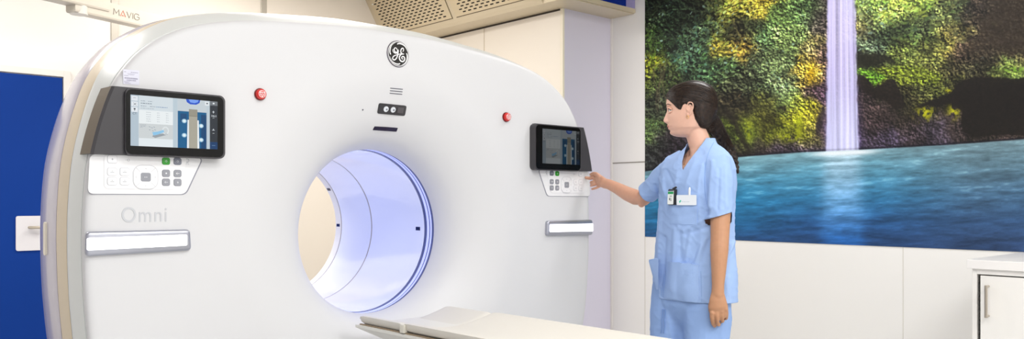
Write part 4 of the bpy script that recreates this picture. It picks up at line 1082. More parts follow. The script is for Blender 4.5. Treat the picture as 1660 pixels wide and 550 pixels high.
# torso under the clothes
secs = [(.80, .130, .095, .765), (.88, .160, .105, .768), (.96, .150, .098, .77), (1.06, .125, .088, .775), (1.16, .138, .096, .782), (1.24, .150, .100, .788), (1.30, .148, .090, .792), (1.32, .120, .066, .797), (1.345, .07, .048, .80)]
def ellipse_loft(secs, bm, n=40, fo=None, pw=1):
    R_ = []
    for s_ in secs:
        z, a, b, u = s_[:4]; off = s_[4] if len(s_) > 4 else 0
        ring = []
        for k in range(n):
            th = 2 * PI * k / n
            cc, sn = math.cos(th), math.sin(th)
            ring.append(bm.verts.new(BP(a * (abs(cc) ** pw) * (1 if cc > 0 else -1), b * (abs(sn) ** pw) * (1 if sn > 0 else -1) + off, z, u)))
        R_.append(ring)
    for a, b in zip(R_, R_[1:]):
        for k in range(n): bm.faces.new((a[k], a[(k + 1) % n], b[(k + 1) % n], b[k]))
    bm.faces.new(R_[0][::-1]); bm.faces.new(R_[-1])
ellipse_loft(secs, body)
# arms
LSH, LEL, LWR = at(1166, 272, 3.39), at(1167, 383, 3.31), at(1164, 474, 3.285)
la = [LSH, at(1169, 300, 3.36), at(1168, 345, 3.33), LEL, at(1166, 405, 3.30), at(1165, 440, 3.29), at(1164, 462, 3.287), at(1163.5, 478, 3.287)]
tube(la, [.040, .042, .041, .037, .0365, .029, .0245, .0255], 20, bm=body, dome=True)
RSH = at(1093, 276, 3.61); REL = at(1042, 322, 3.76); RWR = at(982, 298, 3.945)
ra = [RSH, at(1068, 295, 3.69), REL, at(1030, 320, 3.80), at(1017, 314.5, 3.84), at(1000, 305, 3.895), at(987, 299, 3.93), at(980, 297.5, 3.95)]
tube(ra, [.038, .040, .036, .036, .0335, .0275, .0245, .0245], 20, bm=body, dome=True)
ball(body, at(1040, 331, 3.755), .016)
# left hand, hanging relaxed, its back to the camera
D0 = 3.285
def fing(pts, r, bm=body):
    tube(catmull([at(*p) for p in pts], 4), [r[0] + (r[1] - r[0]) * k / (4 * (len(pts) - 1)) for k in range(4 * (len(pts) - 1) + 1)], 12, bm=bm, dome=True)
tube([at(1163.5, 476, D0), at(1163.5, 487, D0 - .002), at(1164.5, 498, D0 - .002), at(1166, 506, D0 + .004)], [(.0265, .019), (.034, .0185), (.0385, .0165), (.0365, .0135)], 20, bm=body, ref=RT, dome=True)
fing([(1154.5, 503, D0 + .001), (1153.8, 513, D0 - .001), (1155.5, 524, D0 + .018), (1158.5, 529, D0 + .036)], (.0092, .0072))
fing([(1161.8, 504, D0 - .002), (1162, 514, D0 - .005), (1163.5, 525, D0 + .014), (1165.5, 527, D0 + .036)], (.0093, .0072))
fing([(1169.6, 502, D0 + .002), (1170, 511, D0 + .001), (1170.5, 520, D0 + .018), (1171.5, 521, D0 + .036)], (.0096, .0074))
fing([(1176.5, 498, D0 + .008), (1177.8, 507, D0 + .008), (1177.6, 515, D0 + .022), (1177, 517, D0 + .036)], (.0086, .0066))
fing([(1157, 486, D0 + .012), (1152.5, 495, D0 + .026), (1153, 505, D0 + .036), (1157, 512, D0 + .042)], (.0125, .0085))
for x, y in ((1154.3, 508), (1162.2, 507.5), (1170, 505), (1177, 501.5)): ball(body, at(x, y, D0 - .005), .0088)
# right hand: index finger on the panel, the others curled under the palm
tip = onY(948.8, 288.2, -.0125)
tube([at(981, 297.5, 3.948), at(976, 295, 3.962), at(971, 292.5, 3.985), at(967.5, 291, 4.0)], [(.0165, .025), (.016, .0295), (.0150, .031), (.012, .027)], 20, bm=body, ref=RT, dome=True)
def fing3(P, r): 
    Q = catmull(P, 4); tube(Q, [r[0] + (r[1] - r[0]) * k / (len(Q) - 1) for k in range(len(Q))], 12, bm=body, dome=True)
fing3([at(969, 286.5, 3.995), at(963, 287.6, 4.012), at(956, 289.0, 4.030), tip + (at(956, 289, 4.03) - tip).normalized() * .004], (.0108, .0080))
fing3([at(973, 288, 3.962), at(968, 283, 3.972), at(962.5, 281.5, 3.992), at(957.5, 283.3, 4.012)], (.0110, .0070))                                   # thumb on top
fing3([at(969.5, 292.5, 4.0), at(964, 294.3, 4.003), at(959.5, 295.4, 4.015), at(957.6, 296.2, 4.04)], (.0078, .0062))
fing3([at(971, 297.5, 4.0), at(965, 299.4, 4.003), at(960, 300.6, 4.015), at(958, 301.2, 4.04)], (.0074, .0060))
fing3([at(973, 301.5, 3.985), at(967, 304.6, 3.993), at(962, 306.2, 4.005), at(960, 306.8, 4.025)], (.0072, .0056))
# legs and feet
for q in (1, -1):
    leg = [BP(q * .085, 0, .86, .765), BP(q * .088, .005, .70, .760), BP(q * .085, .01, .50, .755), BP(q * .083, 0, .44, .752), BP(q * .082, -.012, .32, .75), BP(q * .08, -.015, .12, .745), BP(q * .08, -.012, .085, .745)]
    tube(leg, [.092, .080, .055, .054, .054, .036, .038], 20, bm=body, dome=True)
    tube([BP(q * .08, -.04, .075, .745), BP(q * .083, .05, .062, .745), BP(q * .09, .13, .045, .745)], [(.034, .03), (.036, .026), (.036, .018)], 16, bm=body, ref=LD, dome=True)
bme = fuse(body, .0029, 3)
def hc(p):
    d = p - HC; return d.dot(HF), d.dot(HS), d.z
bmesh_ = bmesh.new(); bmesh_.from_mesh(bme)
for f in bmesh_.faces:
    f.smooth = True; f.material_index = 0
    c_ = f.calc_center_median(); a, s, z = hc(c_); d_ = c_ - PB
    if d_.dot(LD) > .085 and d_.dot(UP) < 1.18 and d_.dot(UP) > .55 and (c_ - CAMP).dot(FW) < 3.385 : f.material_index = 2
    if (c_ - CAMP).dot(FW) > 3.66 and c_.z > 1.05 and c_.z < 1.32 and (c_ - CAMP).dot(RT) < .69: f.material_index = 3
    if a > .080 and abs(s) < .024 and -.0845 < z < -.0640:
        w = .0245 * math.sqrt(max(0, 1 - ((z + .0738) / .0098) ** 2))
        if abs(s) < w and a > .0865 + .0: f.material_index = 1
bmesh_.to_mesh(bme); bmesh_.free()
BO = link('body', bme, W, [skin, lipm, dark_arm, mid])
# eyes, lids, brows
sclera = mat('eye_white', (206, 196, 188), .15, coat=.5); iris = mat('iris_brown', (66, 44, 30), .15, coat=.5); lash = mat('lash_dark', (34, 24, 20), .6)  # eye white toned down for the shade over the eye
hairm = None
def hair_material():
    m = bpy.data.materials.new('dark_brown_hair'); m.use_nodes = True; nt = m.node_tree; b = nt.nodes['Principled BSDF']
    tc = nt.nodes.new('ShaderNodeTexCoord'); n = nt.nodes.new('ShaderNodeTexNoise'); n.inputs['Scale'].default_value = 90; n.inputs['Detail'].default_value = 3
    nt.links.new(tc.outputs['Object'], n.inputs['Vector'])
    r = nt.nodes.new('ShaderNodeValToRGB'); r.color_ramp.elements[0].color = (*lin((21, 14, 11)), 1); r.color_ramp.elements[1].color = (*lin((54, 37, 27)), 1)
    r.color_ramp.elements[0].position = .3; r.color_ramp.elements[1].position = .75
    nt.links.new(n.outputs['Fac'], r.inputs[0]); nt.links.new(r.outputs[0], b.inputs['Base Color'])
    b.inputs['Roughness'].default_value = .38; b.inputs['Specular IOR Level'].default_value = .35
    return m
hairm = hair_material()
for q in (1, -1):
    ec = (.0748, q * .031, -.004)
    eb = ball(bmesh.new(), HP(*ec), .0118, 20, 14)
    eo = obj('eyeball', eb, sclera, BO, smooth=True)
    ci = HP(ec[0] + .0092, ec[1], ec[2]); bm = ball(bmesh.new(), ci, (.0036, .0055, .0055), 16, 10, rot=Matrix((HF, HS, UP)).transposed())
    obj('iris', bm, iris, eo, smooth=True)
    bm = bmesh.new()
    tube(catmull([HP(.0765, q * .0435, -.004), HP(.0850, q * .038, .0022), HP(.0890, q * .031, .0042), HP(.0880, q * .024, .0015), HP(.0860, q * .019, -.004)], 5), .0017, 6, bm=bm, dome=True)
    obj('upper_lashes', bm, lash, BO)
    bm = bmesh.new()
    tube(catmull([HP(.0750, q * .0430, .001), HP(.0835, q * .038, .0068), HP(.0872, q * .031, .0062), HP(.0880, q * .022, .0040)], 5), .0046, 8, bm=bm, dome=True)
    obj('eyelid', bm, skin, BO, smooth=True)
    bm = tube(catmull([HP(.0740, q * .0425, -.0105), HP(.0812, q * .037, -.0125), HP(.0850, q * .030, -.0128), HP(.0862, q * .021, -.0098)], 5), .0042, 8, dome=True)
    obj('eyelid', bm, skin, BO, smooth=True)
    bm = bmesh.new()
    for k in range(24):
        t_ = k / 23; s_ = q * (.016 + .030 * t_); 
        th = 0
        # lies on the brow ridge
        lo, hi = 0, PI / 2
        for _ in range(18):
            th = (lo + hi) / 2
            if abs(head_pt(th, .017)[1]) < abs(s_): lo = th
            else: hi = th
        zz = .0145 + .0075 * math.sin(PI * min(1, t_ * .85)) - .004 * max(0, t_ - .6)
        p = head_pt(q * th, zz, .0006); p2 = head_pt(q * (th + .06), zz + .0035 * (1 - t_), .0016)
        tube([HP(*p), HP(*p2)], [.0009, .0004], 5, bm=bm)
    obj('eyebrow', bm, hairm, BO)
# ---- hair
HLINE = [(.0985, .052), (.0900, .047), (.071, .031), (.055, .012), (.043, .000), (.034, -.004), (.026, .014), (.014, .0235), (-.004, .026), (-.016, .020), (-.0195, .004), (-.021, -.020), (-.028, -.045), (-.041, -.068), (-.056, -.090), (-.062, -.125)]
def hair_side(f, z, s=0):
    """signed distance-like value: positive inside the hair area"""
    sgn = -1; best = 1e9
    pts = [(.13, .056)] + HLINE
    # inside test: above/behind the polyline (polygon closed far behind)
    P_ = pts + [(-.3, -.125), (-.3, .3), (.13, .3)]
    ins = False
    for (x0, y0), (x1, y1) in zip(P_, P_[1:] + P_[:1]):
        if (y0 > z) != (y1 > z) and f < (x1 - x0) * (z - y0) / (y1 - y0) + x0: ins = not ins
    for (x0, y0), (x1, y1) in zip(pts, pts[1:]):
        dx, dy = x1 - x0, y1 - y0; t = max(0, min(1, ((f - x0) * dx + (z - y0) * dy) / (dx * dx + dy * dy)))
        best = min(best, math.hypot(f - x0 - dx * t, z - y0 - dy * t))
    return best if ins else -best
def hoff(f, z):
    d = hair_side(f, z); k = max(0, min(1, (d + .004) / .022))
    back = max(0, min(1, (.03 - f) / .11))
    return (.0015 + (.0065 + .0085 * back) * k) if d > -.004 else -.006
hb = bmesh.new(); rows = []
ZH = [(-.112 + .2250 * i / 96) for i in range(97)]; TH = 140
for z in ZH:
    row = []
    for k in range(TH):
        th = 2 * PI * k / TH; p = head_pt(th, z)
        # head_pt carries nose and lips but those stay far outside the hair
        row.append(hb.verts.new(HP(*head_pt(th, z, hoff(p[0], p[2])))))
    rows.append(row)
for a, b in zip(rows, rows[1:]):
    for k in range(TH): hb.faces.new((a[k], a[(k + 1) % TH], b[(k + 1) % TH], b[k]))
hb.faces.new(rows[0]); hb.faces.new(rows[-1][::-1])
# gathered hair and braid
def hv(x, y, D=3.5): return at(x, y, D)
ball(hb, hv(1147, 190, 3.505), (.036, .040, .036)); ball(hb, hv(1151, 197, 3.51), (.027, .032, .028)); ball(hb, hv(1139, 201, 3.51), (.030, .034, .022))
ball(hb, hv(1144, 208, 3.52), (.026, .030, .022))
br = catmull([hv(1152, 196, 3.52), hv(1159, 205, 3.535), hv(1166, 216, 3.56), hv(1174, 228, 3.585), hv(1181, 240, 3.60), hv(1187, 252, 3.605), hv(1191.5, 263, 3.60), hv(1194.5, 273, 3.595)], 3)
nb = len(br)
for i, p in enumerate(br):
    t_ = i / (nb - 1); r = .0275 * (1 - t_) ** .8 + .0095
    d = (br[min(nb - 1, i + 1)] - br[max(0, i - 1)]).normalized(); sd = d.cross(UP).normalized(); al = d.cross(sd).normalized()
    q = 1 if i % 2 else -1
    ax = (d * .75 + al * q * .55).normalized(); ay = ax.cross(sd).normalized()
    rot = Matrix((ax, sd, ay)).transposed()
    ball(hb, p + al * (q * r * .28) , (r * .98, r * .85, r * .62), 14, 10, rot=rot)
    ball(hb, p, r * .62)
tube(catmull([hv(1193, 272, 3.595), hv(1195.5, 277, 3.59), hv(1196, 281, 3.59)], 3), [.0095, .0095, .009, .008, .007, .006, .004][:7], 10, bm=hb, dome=True)
hme = fuse(hb, .0026, 2)
# drop everything lying inside the face area
hb = bmesh.new(); hb.from_mesh(hme)
kill = []
for f in hb.faces:
    c = f.calc_center_median(); a, s, z = hc(c)
    if z > -.125 and a > -.065 and hair_side(a, z) < -.0025: kill.append(f)
bmesh.ops.delete(hb, geom=kill, context='FACES')
bvh = BVHTree.FromBMesh(hb)
nhair = len(hb.verts)
# combed strands
rs2 = random.Random(11)
cen = HP(-.004, 0, .012)
def proj(p):
    d = (p - cen).normalized(); r = bvh.ray_cast(cen + d * .30, -d)
    return (r[0] if r[0] is not None else None), d
gather = HP(-.104, 0, -.040)
starts = []
for q in (1, -1):
    for i in range(330):
        t_ = rs2.random(); 
        if t_ < .72: f0, z0 = lerp_table([(0, .0965, .050), (.35, .071, .031), (.6, .055, .012), (.8, .036, .000), (1, .020, .022)], t_ / .72)
        else:
            t2 = (t_ - .72) / .28; f0, z0 = lerp_table([(0, .012, .024), (.25, -.014, .022), (.5, -.021, -.012), (1, -.050, -.082)], t2)
        # side coordinate on the head
        F, Bk, Wd = lerp_table(HT, z0); c = (F + Bk) / 2 * .25
        r_ = (f0 - c) / ((F - c) if f0 > c else (c - Bk)); r_ = max(-1, min(1, r_)); s0 = q * Wd * math.sqrt(1 - r_ * r_)
        starts.append(HP(f0 + .001, s0, z0))
    for i in range(170):
        s0 = q * rs2.uniform(.0, .055); starts.append(HP(.099 - s0 * s0 * 9, s0, .052 + rs2.uniform(-.003, .004)))
for p0 in starts:
    a = (p0 - cen).normalized(); b = (gather - cen + HS * rs2.uniform(-.03, .03) + UP * rs2.uniform(-.02, .035)).normalized()
    om = a.angle(b); pts = []; jit = rs2.uniform(-.05, .05); end = rs2.uniform(.85, 1)
    for k in range(17):
        t_ = k / 16 * end; d = (a * math.sin((1 - t_) * om) + b * math.sin(t_ * om)) / math.sin(om)
        d = d + UP * (jit + .10) * math.sin(PI * t_)
        h, dn = proj(cen + d)
        if h is None: continue
        pts.append(h + dn * .0006)
    if len(pts) > 4: tube(pts, [.0004] + [rs2.uniform(.0005, .00095)] * (len(pts) - 2) + [.0006], 5, bm=hb)
# fine wisps at the nape and the ear
for i in range(0):
    p = None
    tube([p, p + RT * rs2.uniform(-.004, .01) - UP * rs2.uniform(.008, .02)], [.0006, .0003], 4, bm=hb)
for f in hb.faces: f.smooth = True
hme = bpy.data.meshes.new('hair'); hb.to_mesh(hme); hb.free()
link('hair', hme, BO, hairm)
# ---- clothes
def cloth_mat(name, rgb):
    m = mat(name, rgb, .75, noise=.035, nscale=220, bump=.25, bscale=900, spec=.15); return m
blue = cloth_mat('pale_blue_cotton', (162, 190, 236)); blue2 = cloth_mat('pale_blue_cotton_trousers', (150, 180, 230))
def wrinkle(me, amp, seed, fx=(7, 7, 2.6), diag=0):
    me.calc_loop_triangles() if False else None
    for v, n in [(v, v.normal.copy()) for v in me.vertices]:
        d = v.co - PB; L_, F_ = d.dot(LD), d.dot(FD); z = v.co.z
        q = Vector((L_ * fx[0] + z * diag + seed, F_ * fx[1], z * fx[2] - L_ * diag))
        a = MN.noise(q) + .5 * MN.noise(q * 2.1 + Vector((3, 5, 1)))
        r = 1 - abs(a) * 2.2
        q2 = Vector((L_ * 14 + seed, F_ * 14, z * 22 + L_ * 8))
        b_ = 1 - abs(MN.noise(q2)) * 2.6
        v.co += n * amp * (.8 * a + .5 * max(0, r) ** 3 - .3 + .22 * max(0, b_) ** 4)
tb = bmesh.new()
ellipse_loft([(.70, .205, .130, .778), (.76, .205, .131, .778), (.86, .202, .128, .778), (.98, .190, .120, .780), (1.08, .186, .120, .784), (1.18, .186, .124, .788), (1.25, .184, .122, .790), (1.30, .178, .112, .792), (1.34, .156, .090, .796), (1.372, .110, .071, .802), (1.402, .070, .062, .806), (1.44, .058, .058, .807)], tb, 48)
LS = [at(1148, 254, 3.44), at(1166, 265, 3.385), at(1170, 290, 3.36), at(1168.5, 320, 3.345), at(1168.2, 340, 3.335), at(1168, 362, 3.332)]
tube(LS, [.050, .056, .058, .056, .055, .055], 26, bm=tb)
RS = [at(1110, 255, 3.58), at(1094, 268, 3.62), at(1078, 285, 3.66), at(1062, 302, 3.70), at(1056, 309, 3.72), at(1048, 316, 3.745)]
tube(RS, [.048, .056, .058, .056, .052, .051], 26, bm=tb)
tme = fuse(tb, .0058, 7, .6)
wrinkle(tme, .0105, 3.0)
FOLDS = [(1098,282,1090,345,.005,3),(1143,266,1146,348,-.008,2.5),(1155,262,1150,335,.006,3),(1166,275,1163,338,-.005,2.5),(1176,268,1178,335,.005,3),(1108,374,1150,352,.006,2.5),(1112,380,1152,366,-.005,2.5),
    (1094,372,1090,470,.006,3.5),(1101,375,1104,420,-.004,3),(1120,372,1112,422,.005,3),(1138,398,1118,452,.006,3),(1150,388,1136,425,-.005,3),(1176,424,1190,392,.006,2.2),(1078,385,1074,480,-.006,3),(1070,340,1068,420,.005,3),
    (1084,486,1104,493,-.005,2),(1062,300,1072,322,-.006,2.2),(1070,288,1080,318,.006,2.5),(1080,275,1092,300,-.005,2.5),(1128,256,1112,300,.003,3),(1124,436,1104,472,.005,3),(1130,345,1100,352,-.003,2.5),(1180,450,1184,490,.004,3)]
for v, n in [(v, v.normal.copy()) for v in tme.vertices]:
    d = v.co - CAMP; D_ = d.dot(FW)
    if n.dot(d) > 0: continue
    x = 830 + FPX * d.dot(RT) / D_; y = 325 - FPX * d.z / D_; s_ = 0
    for x0, y0, x1, y1, a_, w_ in FOLDS:
        ex, ey = x1 - x0, y1 - y0; t_ = ((x - x0) * ex + (y - y0) * ey) / (ex * ex + ey * ey)
        e_ = max(0, -t_, t_ - 1); t_ = max(0, min(1, t_))
        dd_ = math.hypot(x - x0 - ex * t_, y - y0 - ey * t_)
        if dd_ < w_ * 3: s_ += a_ * math.exp(-(dd_ / w_) ** 2)
    v.co += n * s_
tb = bmesh.new(); tb.from_mesh(tme)
def cut(no, co, keep):
    bmesh.ops.bisect_plane(tb, geom=tb.verts[:] + tb.edges[:] + tb.faces[:], plane_co=co, plane_no=no, dist=1e-5)
    global NRM
    ks = []
    for f in tb.faces:
        NRM = f.normal
        if not keep(f.calc_center_median()): ks.append(f)
    bmesh.ops.delete(tb, geom=ks, context='FACES')
hemp = at(1110, 503, 3.36); 
cut(UP, Vector((0, 0, .742)), lambda p: p.z > .742)
lse = at(1168, 349, 3.335); ldir = ((LS[5] - LS[4]).normalized() + RT * .32).normalized()
def sleeve_face(p, A, B, r):
    ax = (B - A).normalized(); d = p - A; t_ = d.dot(ax); q_ = d - ax * t_
    if t_ > (B - A).length + .012 or q_.length > r: return False
    if NRM.dot(ax) > .6: return True
    return q_.length > .035 and NRM.dot(q_.normalized()) > .3
def neararm(p, A, B, r): 
    ab = B - A; t_ = max(0, min(1.05, (p - A).dot(ab) / ab.dot(ab))); return (p - A - ab * t_).length < r
cut(ldir, lse, lambda p: not ((p - lse).dot(ldir) > 0 and sleeve_face(p, LS[4], LS[5], .064)))
rse = RS[5] - (RS[5] - RS[4]).normalized() * .008; rdir = (RS[5] - RS[4]).normalized()
cut(rdir, rse, lambda p: not ((p - rse).dot(rdir) > 0 and sleeve_face(p, RS[4], RS[5], .064)))
# V neck: two planes through the tip and the sides of the neck
def lf(p): d = p - (CAMP + RT * .800 + FW * 3.5); return d.dot(LD), d.dot(FD), p.z
kk, mm = 1.55, .62
C0 = 1.293 + mm * .100
for sg in (1, -1):
    no = (UP + LD * (-sg * kk) + FD * mm)
    base = CAMP + RT * .800 + FW * 3.5; base.z = 0
    co = base + UP * C0
    bmesh.ops.bisect_plane(tb, geom=tb.verts[:] + tb.edges[:] + tb.faces[:], plane_co=co, plane_no=no.normalized(), dist=1e-5)
ks = []
for f in tb.faces:
    L_, F_, z = lf(f.calc_center_median())
    if z - kk * abs(L_) + mm * F_ > C0 or z > 1.420 + min(0, L_) * .35: ks.append(f)
bmesh.ops.delete(tb, geom=ks, context='FACES')
# keep the largest connected piece
tb.verts.ensure_lookup_table(); seen = set(); comps = []
for v0 in tb.verts:
    if v0 in seen: continue
    st_ = [v0]; seen.add(v0); cp = []
    while st_:
        v = st_.pop(); cp.append(v)
        for e in v.link_edges:
            w_ = e.other_vert(v)
            if w_ not in seen: seen.add(w_); st_.append(w_)
    comps.append(cp)
comps.sort(key=len); 
for cp in comps[:-1]: bmesh.ops.delete(tb, geom=cp, context='VERTS')
for f in tb.faces: f.smooth = True
BV = BVHTree.FromBMesh(tb)
tme = bpy.data.meshes.new('scrub_top'); tb.to_mesh(tme); tb.free()
tme = evaluated(tme, [('SOLIDIFY', dict(thickness=.0022, offset=-1))])
for p in tme.polygons: p.use_smooth = True
TOP = link('scrub_top', tme, BO, blue)
# trousers
pb = bmesh.new()
ellipse_loft([(.60, .06, .05, .760), (.66, .13, .09, .761), (.72, .170, .114, .762), (.80, .178, .118, .765), (.90, .165, .108, .770), (.98, .150, .10, .772)], pb, 40)
for q in (1, -1):
    tube([BP(q * .085, 0, .80, .764), BP(q * .090, .005, .68, .760), BP(q * .090, .01, .50, .755), BP(q * .088, 0, .30, .750), BP(q * .086, -.01, .10, .746), BP(q * .086, -.012, .06, .746)], [.100, .101, .094, .088, .084, .084], 28, bm=pb, dome=False)
pme = fuse(pb, .0062, 6, .6); wrinkle(pme, .0085, 9.0, (8, 8, 2.2), .6)
BVP = BVHTree.FromPolygons([v.co.copy() for v in pme.vertices], [list(p.vertices) for p in pme.polygons])
for p in pme.polygons: p.use_smooth = True
PAN = link('scrub_trousers', pme, BO, blue2)
for q in (1, -1):
    bm = bmesh.new(); R_ = []
    for y, w_, z1 in ((-.085, .026, .05), (-.07, .040, .075), (-.02, .043, .085), (.04, .046, .078), (.10, .050, .062), (.15, .046, .050), (.175, .028, .036)):
        prof_ = [(-w_, .004), (-w_ * 1.04, .02), (-w_ * .92, z1 * .7), (-w_ * .5, z1), (0, z1 * 1.05), (w_ * .5, z1), (w_ * .92, z1 * .7), (w_ * 1.04, .02), (w_, .004)]
        R_.append([bm.verts.new(BP(q * .085 + a, y, b, .745)) for a, b in prof_])
    for a, b in zip(R_, R_[1:]):
        for k in range(9): bm.faces.new((a[k], a[(k + 1) % 9], b[(k + 1) % 9], b[k]))
    bm.faces.new(R_[0]); bm.faces.new(R_[-1][::-1])
    obj('shoe', bm, mat('white_clog', (236, 236, 236), .4), BO, smooth=True, angle=60)
# ---- things found by looking along the picture rays onto the cloth
def hit(px, py, bv=None):
    d = (at(px, py, 1) - CAMP).normalized(); r = (bv or BV).ray_cast(CAMP, d); return r[0], r[1]
def sew(name, pts, rad, m, parent, bv=None, n=6, bm=None):
    bm = bm or bmesh.new(); P = []
    Q = catmull([Vector((a, b, 0)) for a, b in pts], n) if len(pts) > 2 else [Vector((pts[0][0] + (pts[1][0] - pts[0][0]) * k / 12, pts[0][1] + (pts[1][1] - pts[0][1]) * k / 12, 0)) for k in range(13)]
    for q in Q:
        h = hit(q.x, q.y, bv)
        if h[0] is not None and (not P or (h[0] - P[-1]).length < .03): P.append(h[0] + h[1] * rad * .15)
    if len(P) > 2: tube(P, rad, 6, bm=bm)
    return bm
def cloth_patch(quad, lift, name, m, parent, n=14, bulge=0, topfold=0, bv=None):
    """quad of pixels: top left, top right, bottom right, bottom left"""
    bm = bmesh.new(); G_ = []; Bk = []
    for j in range(n + 1):
        r1, r2 = [], []
        for i in range(n + 1):
            u, v = i / n, j / n
            x = (quad[0][0] * (1 - u) + quad[1][0] * u) * (1 - v) + (quad[3][0] * (1 - u) + quad[2][0] * u) * v
            y = (quad[0][1] * (1 - u) + quad[1][1] * u) * (1 - v) + (quad[3][1] * (1 - u) + quad[2][1] * u) * v
            h, nn = hit(x, y, bv)
            if h is None: h, nn = prev
            prev = (h, nn)
            edge = min(1, min(u, 1 - u, (1 - v)) * 8)
            e = lift * (.6 + .4 * edge) + bulge * math.sin(PI * u) * math.sin(PI * min(1, .35 + v * .65)) + topfold * (1 - v) ** 4 * math.sin(PI * u)
            r1.append(bm.verts.new(h + nn * e)); r2.append(bm.verts.new(h - nn * .001))
        G_.append(r1); Bk.append(r2)
    for j in range(n):
        for i in range(n):
            bm.faces.new((G_[j][i], G_[j + 1][i], G_[j + 1][i + 1], G_[j][i + 1])); bm.faces.new((Bk[j][i], Bk[j][i + 1], Bk[j + 1][i + 1], Bk[j + 1][i]))
    loop = [(0, i) for i in range(n)] + [(j, n) for j in range(n)] + [(n, i) for i in range(n, 0, -1)] + [(j, 0) for j in range(n, 0, -1)]
    for (a, b), (c, d) in zip(loop, loop[1:] + loop[:1]): bm.faces.new((G_[a][b], G_[c][d], Bk[c][d], Bk[a][b]))
    return obj(name, bm, m, parent, smooth=True, angle=50)
cloth_patch([(1086, 311), (1132, 313), (1130, 365), (1086, 363)], .0030, 'chest_pocket', blue, TOP, bulge=.003)
cloth_patch([(1083, 424), (1133, 429), (1133, 492), (1077, 482)], .0035, 'hip_pocket', blue, TOP, bulge=.010, topfold=.010)
# the far hip pocket stands open
P0 = hit(1064, 432)[0]; 
bm = bmesh.new()
A_ = [at(1064.5, 419, 3.47), at(1052, 421.5, 3.50), at(1051.5, 424, 3.51), at(1058, 448, 3.50), at(1063.5, 470, 3.47), at(1067, 470, 3.45), at(1067, 421, 3.45)]
prism(A_, FW * .012 + RT * .003, bm, bev=.003)
obj('hip_pocket', bm, blue, TOP, smooth=True, angle=50)
seamm = mat('stitch_line_blue', (138, 170, 220), .8)
bm = sew('s', [(1072, 494.5), (1100, 498), (1128, 501.5), (1152, 502)], .0011, seamm, TOP)
for pts in ([(1087, 315), (1131, 317)], [(1084, 429), (1132, 434)], [(1136, 440), (1137, 470), (1137, 497)]):
    if pts: sew('s', pts, .0010, seamm, TOP, bm=bm)
sew('s', [(1157, 231), (1148, 250), (1143, 275), (1142, 305), (1146, 332)], .0012, seamm, TOP, bm=bm)
obj('stitching', bm, seamm, TOP)
# neck band along the V
bm = bmesh.new()
for side in (((1108.5, 275), (1114, 267), (1122, 255), (1135, 241), (1149, 229.5)), ((1107.5, 274), (1109, 264), (1112, 252), (1115.5, 245))):
    pass
# drawstrings of the trousers
bm = bmesh.new()
for x0, x1 in ((1074.5, 1072.5), (1078.5, 1077)):
    P = []
    for k in range(12):
        y = 502 + 38 * k / 11; h, n_ = hit(x0 + (x1 - x0) * k / 11 + .5 * math.sin(k), y, BVP)
        if h is not None: P.append(h + n_ * .004)
    if len(P) > 3: tube(P, .0022, 8, bm=bm, dome=True)
obj('drawstring', bm, mat('drawstring_blue', (120, 152, 206), .8), PAN, smooth=True)
# earring and necklace
gold = mat('gold', (214, 164, 84), .25, .9)
hoop = [HP(.0045 + .0052 * math.cos(2 * PI * k / 18), .0815, -.0395 + .0062 * math.sin(2 * PI * k / 18)) for k in range(19)]
obj('earring', tube(hoop, .0009, 6), gold, BO, smooth=True)
BB = BVHTree.FromPolygons([(BO.matrix_basis @ v.co) + PB for v in bme.vertices], [list(p.vertices) for p in bme.polygons])
bm = bmesh.new(); P = []
for x, y in ((1113.5, 252), (1112, 257), (1110.6, 262), (1109.6, 266), (1109.4, 267)):
    h, n_ = hit(x, y, BB)
    if h is not None: P.append(h + n_ * .001)
if len(P) > 2: tube(P, .0009, 6, bm=bm); ball(bm, P[-1], .0028); obj('necklace', bm, gold, BO, smooth=True)
# ---- badge clip, name card and pen (things of their own, clipped to the tunic)
def oriented(px, py, lift):
    h, n_ = hit(px, py); ez = (UP - n_ * UP.dot(n_)).normalized(); ex = ez.cross(n_).normalized()
    if ex.dot(RT) < 0: ex = -ex
    return h + n_ * lift, ex, ez, n_
def slab(c, ex, ez, n_, x0, z0, x1, z1, d0, d1, r, m, name, parent=None):
    pts = [c + ex * a + ez * b + n_ * d0 for a, b in rrect(x0, z0, x1, z1, r, 4)]
    return obj(name, prism(pts, n_ * (d1 - d0), bev=min(.0006, abs(d1 - d0) * .3), seg=1), m, parent)
c, ex, ez, n_ = oriented(1092, 320, .006)
t = empty('dosimeter_badge', c, 'small black and white clip-on badge with a green stripe on the tunic pocket edge', 'badge')
f_ = slab(c, ex, ez, n_, -.0185, -.033, .0195, .033, 0, .0075, .004, mat('badge_black_plastic', (30, 32, 40), .35), 'badge_frame', t)
cw_ = slab(c, ex, ez, n_, -.0195, -.031, .008, .028, .0076, .0092, .003, mat('badge_white_card', (232, 236, 234), .4), 'badge_card', t)
slab(c, ex, ez, n_, -.0188, .012, .0072, .022, .0094, .0099, .001, mat('badge_green', (24, 150, 84), .4), 'green_stripe', cw_)
slab(c, ex, ez, n_, -.0188, .024, .0072, .0275, .0094, .0099, .001, mat('badge_navy', (40, 50, 90), .4), 'navy_stripe', cw_)
bm = bmesh.new()
for a, b, w_, h_ in ((-.010, .004, .010, .0015), (-.010, .000, .010, .0015), (-.012, -.014, .004, .010), (-.006, -.013, .005, .002), (-.006, -.009, .004, .003), (-.006, -.017, .005, .002)):
    prism([c + ex * (a + p) + ez * (b + q) + n_ * .0093 for p, q in ((0, 0), (w_, 0), (w_, h_), (0, h_))], n_ * .0003, bm)
obj('badge_print', bm, mat('badge_ink', (60, 66, 72), .5), cw_)
bm = tube([c + ex * .002 + ez * .034 + n_ * .004, c + ex * .016 + ez * .040 + n_ * .006], .0045, 10, dome=True)
obj('badge_clip', bm, mat('clip_black', (22, 24, 34), .3), t, smooth=True)
c, ex, ez, n_ = oriented(1115, 324.5, .010)
